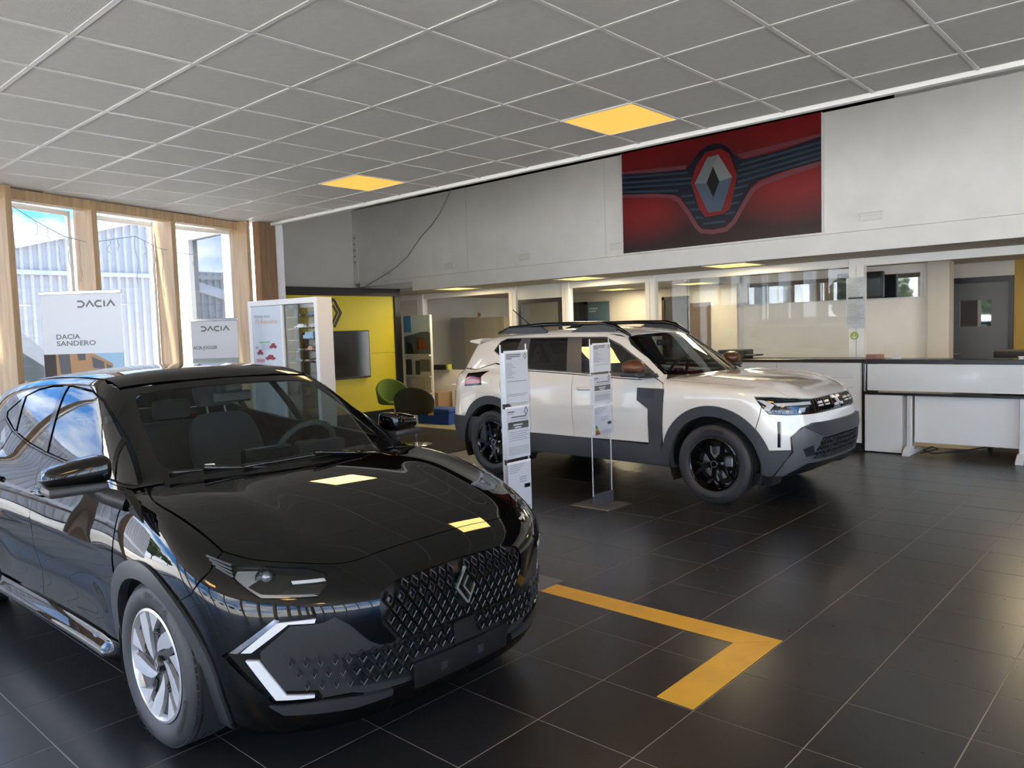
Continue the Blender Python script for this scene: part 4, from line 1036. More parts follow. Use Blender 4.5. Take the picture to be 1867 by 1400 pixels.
    # emblem on the grille
    em = bpy.data.objects.new('emblem', None); COL.objects.link(em); em.parent = root; em.location = (.825,.002,.578); em.empty_display_size = .05
    em.rotation_euler = (0, math.radians(-6), 0)
    lo_ = [(0,.070),(-.052,0),(0,-.070),(.052,0)]
    MB().prism([(0,.066),(-.05,0),(0,-.066),(.05,0)],'x',-.012,.002).build('emblem_base', BGLOSS, em)
    EM = mat('emblem_metal',(.40,.40,.36),.2,.9)
    stroke_mb(MB(), [(.010,.070),(-.046,0),(.004,-.070)], .009, 'x', .0, .012).build('emblem_line', EM, em)
    stroke_mb(MB(), [(.018,.034),(-.010,0),(.022,-.045)], .007, 'x', .0, .012).build('emblem_line', EM, em)
    stroke_mb(MB(), [(.010,.070),(.050,.012)], .007, 'x', .0, .010).build('emblem_line', BGLOSS, em)
    stroke_mb(MB(), [(.004,-.070),(.050,-.005)], .009, 'x', .0, .012).build('emblem_line', EM, em)
    # wheels
    for s in (-1, 1):
        wheel(car, WX, s, .32, .228, .195, 'hatch', .862); wheel(car, RX, s, .32, .228, .195, 'hatch', .862)
    wheel_well(car, WX, .37, WZ, .58, .845); wheel_well(car, RX, .37, WZ, .58, .845)
    box('underbody', WELL, root, -3.0, .55, -.66, .66, .165, .20)
    box('cabin_floor', CABIN, root, -2.6, -.2, -.70, .70, .24, .28)
    box('bulkhead', CABIN, root, -.44, -.40, -.70, .70, .25, .90)
    # mirrors
    for s in (-1, 1):
        mr = bpy.data.objects.new('door_mirror', None); COL.objects.link(mr); mr.parent = root; mr.location = (-.40 if s < 0 else -.60, -.965 if s < 0 else .895, 1.022); mr.empty_display_size = .05
        mr.rotation_euler = (0,0,s*.10)
        up = MB().box(-.085,.085,-.128,.128,-.022,.100,c=.040)
        up.v = [(x*(1-.3*max(0,y*s/.128))-.03*max(0,y*s/.128), y, z-(.045*max(0,(y*s+.06)/.19) if z > 0.02 else 0)) for x, y, z in up.v]
        up.build('mirror_shell', BPAINT, mr, sub=2)
        MB().box(-.075,.078,-.115,.105,-.050,-.010,c=.014).build('mirror_base', MATTE, mr, smooth=40)
        box('mirror_glass', mat('mirror_silver',(.8,.82,.84),.02,1.), mr, -.086, -.082, -.10, .09, -.030, .05)
        MB().tube([(.0,-s*.06,-.035),(.03,-s*.10,-.075),(.07,-s*.165,-.105)], [.038,.034,.04], 10).build('mirror_arm', MATTE, mr, smooth=60)
        MB().prism([(-.02,-.06),(.10,-.065),(.30,-.155),(.16,-.14)],'y',-s*.155,-s*.185).build('mirror_foot', BGLOSS, mr)
    # handles
    for x in (-1.26,-2.02):
        for s in (-1, 1):
            y, zz = -.845, .845
            pp, _ = lift(hatch, [(x,zz)], 'side'); y = pp[0][1]
            MB().tube([(x-.10,s*-(y+.002)*-1*-1 if False else s*abs(y)-s*.004,zz),(x-.07,s*(abs(y)+.022),zz+.004),(x+.06,s*(abs(y)+.024),zz+.006),(x+.10,s*abs(y)-s*.004,zz+.004)], [.012,.016,.016,.012], 10).build('door_handle', BPAINT, root, smooth=180)
    # wipers
    for pts in ([(-.385,-.595,1.0),(-.32,-.33,.995)], [(-.268,-.30,.995),(-.255,.05,1.0),(-.262,.36,.985)]):
        MB().tube([(x,y,z-.004) for x, y, z in pts], .009, 8).build('wiper', BGLOSS, root, smooth=180)
    MB().tube([(-.335,-.46,1.005),(-.26,-.20,.975),(-.235,-.05,.955)], .011, 8).build('wiper', BGLOSS, root, smooth=180)
    MB().tube([(-.25,.06,1.01),(-.235,.30,.975),(-.245,.42,.955)], .011, 8).build('wiper', BGLOSS, root, smooth=180)
    P('windscreen_sticker', [(-.44,1.012),(-.40,1.012),(-.40,.998),(-.44,.998)], 'front', PAPER, fn=cab, off=.001, gap=0, rim=.0005, res=.05)
    # cabin
    db = MB(); prof = [(-.25,.90),(-.45,.935),(-.70,.93),(-.78,.89),(-.74,.80),(-.62,.60),(-.30,.60)]
    db.prism(prof,'y',-.70,.70).build('dashboard', CABIN, root)
    MB().box(-.83,-.76,-.02,.26,.86,.985,c=.01).build('centre_screen', mat('screen_black',(.006,.006,.007),.08), root)
    MB().box(-.80,-.72,.28,.58,.90,.985,c=.01).build('instrument_hood', CABIN, root)
    seat(car, -1.35, -.37, .50); seat(car, -1.35, .37, .50); steering(car, -.86, .40, .93)
    bs = MB().box(-2.55,-2.30,-.62,.62,.45,1.02,c=.06); bs.build('rear_bench', SEATF, root, sub=1)
    for y in (-.38,0,.38): MB().box(-2.56,-2.46,y-.13,y+.13,1.02,1.16,c=.03).build('rear_headrest', SEATF, root, sub=1)
    MB().box(-.93,-.90,-.11,.11,1.235,1.295,c=.01).build('rear_view_mirror', CABIN, root); MB().box(-1.0,-.88,-.05,.05,1.29,1.335,c=.015).build('sensor_pod', CABIN, root)
    hc = [(x,y*.94) for x, y in rl]; P('headliner', [(-1.03,-.50),(-2.9,-.44),(-2.9,.44),(-1.03,.50)], 'top', mat('headliner',(.10,.10,.11),.9), res=.08, off=-.03, rim=0)
    return car
hatchback()
# ---------------------------------------------------------------- white suv
def white_suv():
    root = thing('white_suv', 'cream-white SUV with grey plastic cladding, black wheels and roof rails', 'car', (-3.235,7.03,0))
    car = Car(suv, root)
    cab = lambda x, y, z: suv(x, y, z, 'cab'); low = lambda x, y, z: suv(x, y, z, 'low')
    WP = mat('cream_white_paint', (.84,.83,.775), .16, coat=1.0, coat_r=.02)
    BRONZE = mat('copper_brown', (.15,.065,.035), .35, .3)
    GCL = mat('suv_cladding', (.050,.055,.063), .52, bump=.06, bscale=500)
    GSK = mat('skid_grey', (.10,.10,.10), .4, .2)
    P = lambda *a, **k: panel(car, *a, **k)
    mm = lambda L: [(x,-y,z) for x,y,z in L]
    WX, WZ, RX = 0., .35, -2.657
    RI, RO = .425, .515
    seam = [(-.50,-.745,1.13),(-.40,-.76,1.12),(-.1,-.755,1.10),(.15,-.745,1.075),(.30,-.728,1.045),(.457,-.70,1.005),(.60,-.664,.937)]
    front = [(.66,-.55,.926),(.69,-.45,.921),(.71,-.2,.919),(.712,0,.919)]
    def drop(L):
        A = np.array([(x,y) for x, y, z in L]); tt = np.concatenate([[0], np.cumsum(np.linalg.norm(np.diff(A, axis=0), axis=1))]); k = max(2, int(tt[-1]/.025)); s_ = np.linspace(0, tt[-1], k)
        q, _ = lift(low, np.stack([Spl(*zip(tt, A[:,0]))(s_), Spl(*zip(tt, A[:,1]))(s_)], 1), 'top', 1.4); return [tuple(p) for p in q]
    seam = drop(seam); front = drop(front)
    hood = [(x,y) for x, y, z in seam+front]; hood += [(x,-y) for x, y in reversed(hood[:-1])]
    back = [(-.46,.5),(-.415,.25),(-.405,0),(-.415,-.25),(-.46,-.5)]
    P('bonnet', hood+back, 'top', WP, fn=low, res=.028, start=1.4, gap=.0014)
    rl = [(-1.03,-.60),(-1.3,-.605),(-1.8,-.605),(-2.4,-.60),(-2.9,-.575),(-3.15,-.55)]
    P('roof', rl+[(-3.19,-.2),(-3.19,.2)]+[(x,-y) for x, y in reversed(rl)]+[(-1.03,.4),(-1.005,.2),(-1.0,0),(-1.005,-.2),(-1.03,-.4)], 'top', WP, res=.035)
    rt, _ = lift(suv, rl, 'top'); rail = [(p[0],p[2]) for p in rt]
    dlo = [(-2.785,1.353),(-2.72,1.455),(-2.63,1.486),(-2.2,1.489),(-1.74,1.487),(-1.26,1.480),(-1.06,1.402),(-.782,1.247),(-.62,1.138),(-.74,1.088),(-1.0,1.098),(-1.55,1.128),(-2.19,1.155),(-2.45,1.205),(-2.65,1.285)]
    frame = [(-.55,1.135),(-.78,1.29),(-.95,1.40)]+rail+[(-3.20,1.32),(-3.27,1.16),(-3.0,1.145),(-2.7,1.22),(-2.45,1.192),(-2.19,1.145),(-1.55,1.118),(-1.0,1.088),(-.74,1.078),(-.60,1.10)]
    P('side_frame', frame, 'side', WP, both=True, holes=[dlo], res=.026, gap=.001)
    PIL = mat('grey_pillar_trim', (.075,.078,.085), .4)
    # window trim ring and panes
    wins = [([(-2.77,1.353),(-2.71,1.446),(-2.625,1.477),(-2.40,1.479),(-2.445,1.262),(-2.635,1.300)], PRIVG),
            ([(-2.265,1.479),(-1.745,1.477),(-1.645,1.142),(-2.195,1.166)], PRIVG),
            ([(-1.56,1.474),(-1.27,1.469),(-1.06,1.388),(-.80,1.240),(-.745,1.145),(-1.455,1.134)], SIDEG)]
    for g, m in wins: P('side_window', g, 'side', m, both=True, off=-.004, gap=.001, rim=.004)
    P('window_trim', dlo, 'side', PIL, both=True, holes=[g for g, _ in wins], off=-.001, gap=.0005, rim=.006, res=.025)
    # doors, wings, quarters
    fend = [(x,z) for x, y, z in seam]+[(.50,.955),(.40,.955),(.378,.948),(.43,.88),(.492,.82),(.50,.73)]+arc(WX,WZ,RO,48,128,14)+[(-.44,.83),(-.475,.98),(-.505,1.06),(-.55,1.10)]
    fend = [(-.55,1.140)]+[(x,z) for x, y, z in seam]+[(.50,.950),(.383,.954),(.44,.872),(.43,.80)]+arc(WX,WZ,RO,40,172,20)+[(-.508,.60),(-.478,.98),(-.503,1.046),(-.608,1.097)]
    P('front_wing', fend, 'side', WP, both=True, res=.028)
    fd = [(-.61,1.095),(-.505,1.045),(-.48,.98),(-.51,.56),(-.53,.485),(-1.543,.485),(-1.543,.60),(-1.535,.893),(-1.55,1.112),(-1.0,1.082),(-.75,1.072)]
    P('front_door', fd, 'side', WP, both=True, res=.03)
    rd = [(-1.543,.485),(-2.16,.485)]+arc(RX,WZ,RO,15,62,8)+[(-2.47,.88),(-2.50,1.0),(-2.53,1.12),(-2.50,1.175),(-2.19,1.139),(-1.55,1.112),(-1.535,.893),(-1.543,.60)]
    P('rear_door', rd, 'side', WP, both=True, res=.03)
    qp = [(-2.475,.87),(-2.51,1.0),(-2.54,1.12),(-2.51,1.178),(-2.7,1.21),(-3.0,1.138),(-3.25,1.15),(-3.35,1.0),(-3.36,.62),(-3.16,.60)]+arc(RX,WZ,RO,150,68,16)
    tl = [(-3.36,1.10),(-3.20,1.10),(-3.05,1.075),(-2.985,1.0),(-3.06,.965),(-3.36,.955)]
    P('rear_quarter', qp, 'side', WP, both=True, res=.03)
    P('tail_lamp', [(-.94,1.13),(-.90,1.07),(-.96,.98),(-.73,.955),(-.70,1.10)], 'rear', BGLOSS, both=True, off=.006)
    tlp = P('tail_lamp', [(-.91,1.055),(-.72,1.075),(-.73,.97),(-.93,.995)], 'rear', TAILR, both=True, off=.010)
    P('fuel_flap', [(-2.86,1.06),(-2.66,1.055),(-2.63,.95),(-2.84,.955)], 'side', WP, off=.003, gap=0, rim=.006)
    # cladding
    P('arch_cladding', arc(WX,WZ,RI,-14,196,30)+arc(WX,WZ,RO+.002,192,-14,30), 'side', GCL, both=True, off=.016, gap=0, rim=.05, res=.03)
    P('arch_cladding', arc(RX,WZ,RI,-14,196,30)+arc(RX,WZ,RO+.002,196,-10,30), 'side', GCL, both=True, off=.016, gap=0, rim=.05, res=.03)
    P('sill_cladding', [(-.45,.475),(-.68,.47),(-1.543,.488),(-2.17,.495),(-2.17,.30),(-.45,.28)], 'side', GCL, both=True, off=.010, gap=0, rim=.03, res=.04)
    sk = P('side_trim', [(-.765,1.0),(-.478,.996),(-.512,.55),(-.54,.42),(-.665,.465),(-.645,.81),(-.765,.885)], 'side', GCL, both=True, off=.012, gap=0, rim=.02, res=.03)
    P('trim_recess', [(-.745,.985),(-.575,.983),(-.58,.905),(-.70,.905),(-.745,.93)], 'side', mat('suv_cladding_dark',(.034,.037,.042),.55), parent=sk, both=True, off=.016, gap=0, rim=.003, res=.04)
    P('rear_bumper', [(-.98,.62),(.98,.62),(.95,.32),(-.95,.32)], 'rear', GCL, off=.012, rim=.03, res=.05)
    P('tailgate', [(-.76,1.12),(.76,1.12),(.80,.63),(-.80,.63)], 'rear', WP, res=.05)
    P('rear_window', [(-.56,1.40),(.56,1.40),(.66,1.14),(-.66,1.14)], 'rear', PRIVG, res=.05, off=.0)
    MB().prism([(-3.05,1.492),(-3.25,1.470),(-3.26,1.452),(-3.10,1.425)],'y',-.57,.57).build('roof_spoiler', WP, root)
    # windscreen
    wo = [(-.585,1.478),(-.3,1.497),(0,1.502),(.3,1.497),(.585,1.478),(.69,1.27),(.745,1.12),(.4,1.105),(0,1.10),(-.4,1.105),(-.745,1.12),(-.69,1.27)]
    wi = [(-.535,1.455),(-.3,1.470),(0,1.475),(.3,1.470),(.535,1.455),(.63,1.27),(.68,1.15),(.4,1.135),(0,1.13),(-.4,1.135),(-.68,1.15),(-.63,1.27)]
    ws = P('windscreen', wo, 'front', BGLOSS, fn=cab, holes=[wi], gap=.001, rim=.006, start=0.)
    P('windscreen_glass', wi, 'front', WSG, parent=ws, fn=cab, off=-.001, gap=0, rim=.003, start=0.)
    # --- front
    hl = [(.378,-.864,.952),(.50,-.78,.945),(.60,-.666,.934),(.687,-.453,.921),(.722,-.47,.85),(.731,-.503,.796),(.60,-.72,.800),(.492,-.831,.812),(.439,-.856,.87)]
    gr = [(.687,-.453,.921),(.71,-.2,.919),(.712,0,.919),(.71,.2,.919),(.687,.453,.921),(.722,.47,.85),(.731,.503,.796),(.765,.2,.800),(.77,0,.800),(.765,-.2,.800),(.731,-.503,.796),(.722,-.47,.85)]
    bg_ = [(.632,-.728,.610),(.69,-.639,.685),(.735,-.531,.716),(.775,-.25,.712),(.78,0,.712)]
    bump_up = [(.378,-.864,.952)]+hl[6:][::-1] if False else None
    L = [(.44,-.856,.868),(.493,-.831,.809),(.60,-.72,.797),(.731,-.503,.793),(.765,-.2,.797),(.77,0,.797)]
    lo = [(.40,-.845,.80)]
    left = on_side(low, [(.43,.80)]+arc(WX,WZ,RO,40,18,6))
    bl = left+[(.45,-.85,.505),(.55,-.79,.502),(.636,-.715,.500),(.636,-.725,.605)]+bg_[1:]
    poly = L+mm(L[:-1])[::-1]; polyb = mm(bl)[:] ; full = poly+polyb+bl[:-1][::-1]
    P('front_bumper', full, 'cyl', WP, fn=low, res=.026)
    slot = P('air_slot', [(.552,-.798,.745),(.570,-.782,.745),(.570,-.784,.530),(.552,-.800,.530)], 'cyl', BGLOSS, both=True, fn=low, off=.001, rim=.001, gap=0)
    P('corner_panel', [(.572,-.775,.742),(.62,-.727,.741),(.62,-.733,.526),(.572,-.782,.528)], 'cyl', WP, both=True, fn=low, off=.010, rim=.012, gap=0)
    cc = [(.45,-.85,.502),(.636,-.715,.497),(.60,-.742,.43),(.515,-.79,.30),(.43,-.82,.29)]+[(x,-.84,z) for x, z in arc(WX,WZ,RO,-8,16,4)]
    P('corner_cladding', cc, 'cyl', GCL, both=True, fn=low, off=.010, rim=.02, gap=0)
    lg = [(.731,-.523,.447),(.755,-.47,.53),(.772,-.432,.588),(.785,-.2,.592),(.79,0,.592),(.785,.2,.592),(.772,.432,.588),(.755,.47,.53),(.731,.523,.447),(.72,.53,.415),(.78,0,.40),(.72,-.53,.415)]
    gb = bg_+mm(bg_[:-1])[::-1]
    lowE = [(.640,-.706,.490),(.605,-.745,.43),(.52,-.785,.296),(.56,-.75,.292),(.70,-.58,.385),(.78,0,.385)]
    sk_ = P('skid_bumper', gb+mm(lowE[:-1])+lowE[::-1] if False else [to2d(p,'cyl') for p in gb]+[to2d(p,'cyl') for p in mm(lowE)]+[to2d(p,'cyl') for p in lowE[:-1][::-1]], 'cyl', GSK, fn=low, off=.022, holes=[lg], rim=.045, gap=0, res=.03)
    dkb = P('bumper_bar', [(.70,-.62,.686),(.735,-.531,.712),(.775,-.25,.709),(.78,0,.709),(.775,.25,.709),(.735,.531,.712),(.70,.62,.686),(.77,.43,.600),(.79,0,.603),(.77,-.43,.600)], 'cyl', CLADB, parent=sk_, fn=low, off=.030, rim=.010, gap=0)
    fogs = P('fog_pocket', [(.687,-.636,.510),(.737,-.545,.535),(.737,-.515,.458),(.698,-.601,.440)], 'cyl', MATTED, both=True, parent=[sk_,sk_], fn=low, off=.024, rim=.002, gap=0)
    g3 = P('lower_grille', lg, 'cyl', MATTED, fn=low, off=-.012, gap=-.004, rim=0)
    # mesh bars of the lower grille
    for k in range(4):
        z = .43+.043*k; pts = []
        for i in range(41):
            u = -.52+.026*i; q, N = lift(low, [(u, z+(.010 if i % 2 else -.010))], 'cyl'); p = q[0]+N[0]*.006; pts.append(tuple(p))
        MB().tube(pts, .007, 6).build('mesh_bar', CLADB, g3)
    P('under_tray', [(.56,-.75,.290),(.70,-.58,.383),(.78,0,.383),(.70,.58,.383),(.56,.75,.290),(.70,0,.29)], 'cyl', MATTED, fn=low, off=.0, gap=0)
    # upper grille, lamps
    ug = P('grille', gr, 'cyl', BGLOSS, fn=low, off=-.012, gap=-.002, rim=0)
    for j in range(-9, 10):
        if abs(j) < 2: continue
        y = j*.048; P('grille_bar', [(.70,y,.912),(.70,y+.016,.912),(.75,y+.030*(1 if j < 0 else -1)*-1,.806),(.75,y+.014*(1 if j < 0 else -1)*-1-.010,.806)], 'cyl', MATTED, parent=ug, fn=low, off=-.002, rim=.010, gap=0, res=.05)
    for s in (-1, 1):
        for a in (.185,.31): P('grille_dash', [(.735,s*a,.884),(.735,s*(a+.075),.884),(.735,s*(a+.075),.868),(.735,s*a,.868)], 'cyl', DRL, parent=ug, fn=low, off=.006, rim=.012, gap=0, res=.04)
        for a in (.185,.31): P('grille_dash', [(.735,s*a,.858),(.735,s*(a+.075),.858),(.735,s*(a+.075),.846),(.735,s*a,.846)], 'cyl', DRL, parent=ug, fn=low, off=.006, rim=.012, gap=0, res=.04)
    # two linked letters of the emblem
    for s in (-1, 1):
        for q in ([(.0,.03),(.060,.03),(.078,.012),(.078,-.012),(.060,-.03),(.0,-.03)],):
            pl = [(s*-(.086-a) if False else s*(.006+ (.078-a)), b) for a, b in q]
            pl = [(s*(.090-a), b) for a, b in q]
            for w in stroke(pl, .020):
                P('emblem', [(.74,float(p[0]),.868+float(p[1])) for p in w], 'cyl', DRL, parent=ug, fn=low, off=.012, rim=.012, gap=0, res=.05)
    lamps = P('headlamp', hl, 'cyl', BGLOSS, both=True, fn=low, off=-.024, gap=-.002, rim=0)
    P('lamp_cover', hl, 'cyl', LAMPG, parent=lamps, both=True, fn=low, off=0., gap=.001, rim=.024)
    LS = mat('lamp_silver2',(.72,.73,.75),.15,.7)
    P('light_bar', [(.52,-.79,.900),(.69,-.462,.898),(.70,-.462,.874),(.545,-.77,.874)], 'cyl', DRL, parent=lamps, both=True, fn=low, off=-.010, gap=0, rim=.008)
    P('light_arrow', [(.40,-.860,.932),(.455,-.835,.925),(.53,-.79,.885),(.49,-.815,.835),(.455,-.845,.845),(.475,-.83,.880)], 'cyl', DRL, parent=lamps, both=True, fn=low, off=-.010, gap=0, rim=.008)
    P('reflector', [(.66,-.60,.850),(.69,-.54,.850),(.695,-.56,.812),(.66,-.62,.812)], 'cyl', LS, parent=lamps, both=True, fn=low, off=-.016, gap=0, rim=.006)
    for s, lp in zip((-1,1), lamps):
        for a, b in ((.545,.730),(.60,.655)): MB().sphere((a,s*b,.832), .020, 14).build('projector_lens', mat('lens_glass',(.10,.11,.12),.03,spec=1.,ior=1.9), lp, smooth=180)
    # wheels and wells
    for s in (-1, 1):
        wheel(car, WX, s, .348, .243, .215, 'suv', .878); wheel(car, RX, s, .348, .243, .215, 'suv', .878)
    wheel_well(car, WX, .435, WZ, .60, .87); wheel_well(car, RX, .435, WZ, .60, .87)
    box('underbody', WELL, root, -3.3, .45, -.66, .66, .27, .31)
    for s in (-1,1): MB().prism([(.30,.29),(.52,.30),(.50,.20),(.34,.19)],'y',s*.62,s*.80).build('air_deflector', MATTED, root)
    box('cabin_floor', CABIN, root, -2.9, -.3, -.70, .70, .40, .44); box('bulkhead', CABIN, root, -.62, -.58, -.72, .72, .4, 1.06)
    # roof rails
    for s in (-1, 1):
        pts = [(-2.78,1.545),(-2.60,1.598),(-2.14,1.622),(-1.7,1.622),(-1.32,1.610),(-1.20,1.585),(-1.02,1.487)]
        r = MB().tube([(x,s*(.585 if -2.7 < x < -1.1 else .575),z) for x, z in pts], [.016,.022,.022,.022,.024,.024,.012], 10).build('roof_rail', BGLOSS, root, smooth=180)
        for x0, x1 in ((-2.64,-2.12),(-1.62,-1.22)): MB().prism([(x0-.12,1.535),(x0+.05,1.600),(x1-.02,1.600),(x1+.06,1.555),(x1+.05,1.530)],'y',s*.572,s*.605).build('rail_foot', GCL, r)
    MB().cyl((-2.72,.05,1.54),(-3.12,.05,1.82),.006,6).build('antenna', BGLOSS, root)
    # mirrors
    for s in (-1, 1):
        mr = bpy.data.objects.new('door_mirror', None); COL.objects.link(mr); mr.parent = root; mr.location = (-.73, s*.985, 1.185); mr.empty_display_size = .05
        MB().sphere((.0,-.005*s,.015), 1., 24, (.105,.128,.070)).build('mirror_shell', BRONZE, mr, smooth=180)
        MB().box(-.075,.085,-.115,.10,-.072,-.030,c=.014).build('mirror_base', CLADB, mr, smooth=40)
        MB().box(.05,.105,-.10,.06,-.060,-.042,c=.006).build('indicator', LAMPG, mr)
        MB().prism([(-.02,-.06),(.14,-.05),(.16,-.085),(0,-.095)],'y',-s*.09,-s*.185).build('mirror_foot', CLADB, mr)
    for x in (-1.37,-2.31):
        for s in (-1, 1):
            zz = .975; pp, _ = lift(suv, [(x,zz)], 'side'); y = abs(pp[0][1])
            MB().tube([(x-.105,s*(y-.004),zz),(x-.075,s*(y+.024),zz),(x+.065,s*(y+.026),zz+.004),(x+.105,s*(y-.004),zz+.004)], [.012,.017,.017,.012], 10).build('door_handle', WP, root, smooth=180)
    # cabin
    MB().prism([(-.50,1.06),(-.72,1.09),(-.95,1.08),(-1.02,1.02),(-.95,.8),(-.8,.6),(-.5,.6)],'y',-.72,.72).build('dashboard', CABIN, root)
    seat(car, -1.55, -.38, .66); seat(car, -1.55, .38, .66); steering(car, -1.08, .40, 1.06)
    MB().box(-2.72,-2.45,-.64,.64,.6,1.16,c=.06).build('rear_bench', SEATF, root, sub=1)
    MB().box(-1.02,-.985,-.11,.11,1.37,1.43,c=.01).build('rear_view_mirror', CABIN, root)
    P('headliner', [(-1.08,-.56),(-3.0,-.5),(-3.0,.5),(-1.08,.56)], 'top', mat('headliner_grey',(.30,.29,.28),.9), res=.1, off=-.03, rim=0)
    for g in ([(-.55,1.07),(-.58,.45),(-1.52,.45),(-1.52,1.09)],[(-1.56,1.09),(-1.56,.45),(-2.1,.45),(-2.45,.85),(-2.5,1.12)]):
        P('door_card', g, 'side', CABIN, both=True, off=-.06, res=.1, rim=0)
    return car
white_suv()
# ---------------------------------------------------------------- yellow display wall with the screen
t = thing('display_wall', 'yellow display wall in a thick black frame with a diamond logo', 'display wall', (-11.05,0,0))
BF = mat('black_laminate', (.010,.010,.010), .35)
for a in ((6.30,9.23,2.255,2.39),(9.09,9.23,.0,2.255),(6.30,6.44,.0,2.255),(6.44,9.09,0,.225)): box('frame_bar', BF, t, -.22, .02, a[0], a[1], a[2], a[3], c=.004)
for z0, z1 in ((.225,1.247),(1.251,2.255)): box('yellow_board', YELLOW, t, -.20, -.02, 6.44, 9.09, z0, z1)
LG = mat('logo_black', (.006,.006,.006), .4)
cy, cz = 7.745, 1.965
for pts in ([(cy-.045,cz+.232),(cy+.015,cz+.232),(cy+.158,cz),(cy+.015,cz-.232)], [(cy+.045,cz+.18),(cy-.045,cz+.03),(cy-.105,cz),(cy+.0,cz-.19)]): pass
stroke_mb(MB(), [(cy+.055,cz+.225),(cy+.19,cz),(cy+.045,cz-.24)], .042, 'x', -.022, -.008).build('logo_stroke', LG, t)
stroke_mb(MB(), [(cy+.055,cz+.225),(cy-.02,cz+.225),(cy-.165,cz),(cy-.02,cz-.24)], .042, 'x', -.022, -.008).build('logo_stroke', LG, t)
stroke_mb(MB(), [(cy+.035,cz+.13),(cy+.115,cz),(cy-.02,cz-.23)], .036, 'x', -.022, -.008).build('logo_stroke', LG, t)
stroke_mb(MB(), [(cy+.02,cz+.21),(cy-.09,cz),(cy+.02,cz-.16)], .036, 'x', -.022, -.008).build('logo_stroke', LG, t)
t = thing('television', 'switched-off black television on the yellow display wall', 'television', (-11.0,0,0))
box('casing', mat('tv_casing',(.008,.008,.009),.4), t, -.066, .02, 7.16, 8.455, .835, 1.655, c=.008)
box('screen', mat('tv_screen',(.004,.004,.005),.10), t, .02, .022, 7.18, 8.435, .865, 1.64)

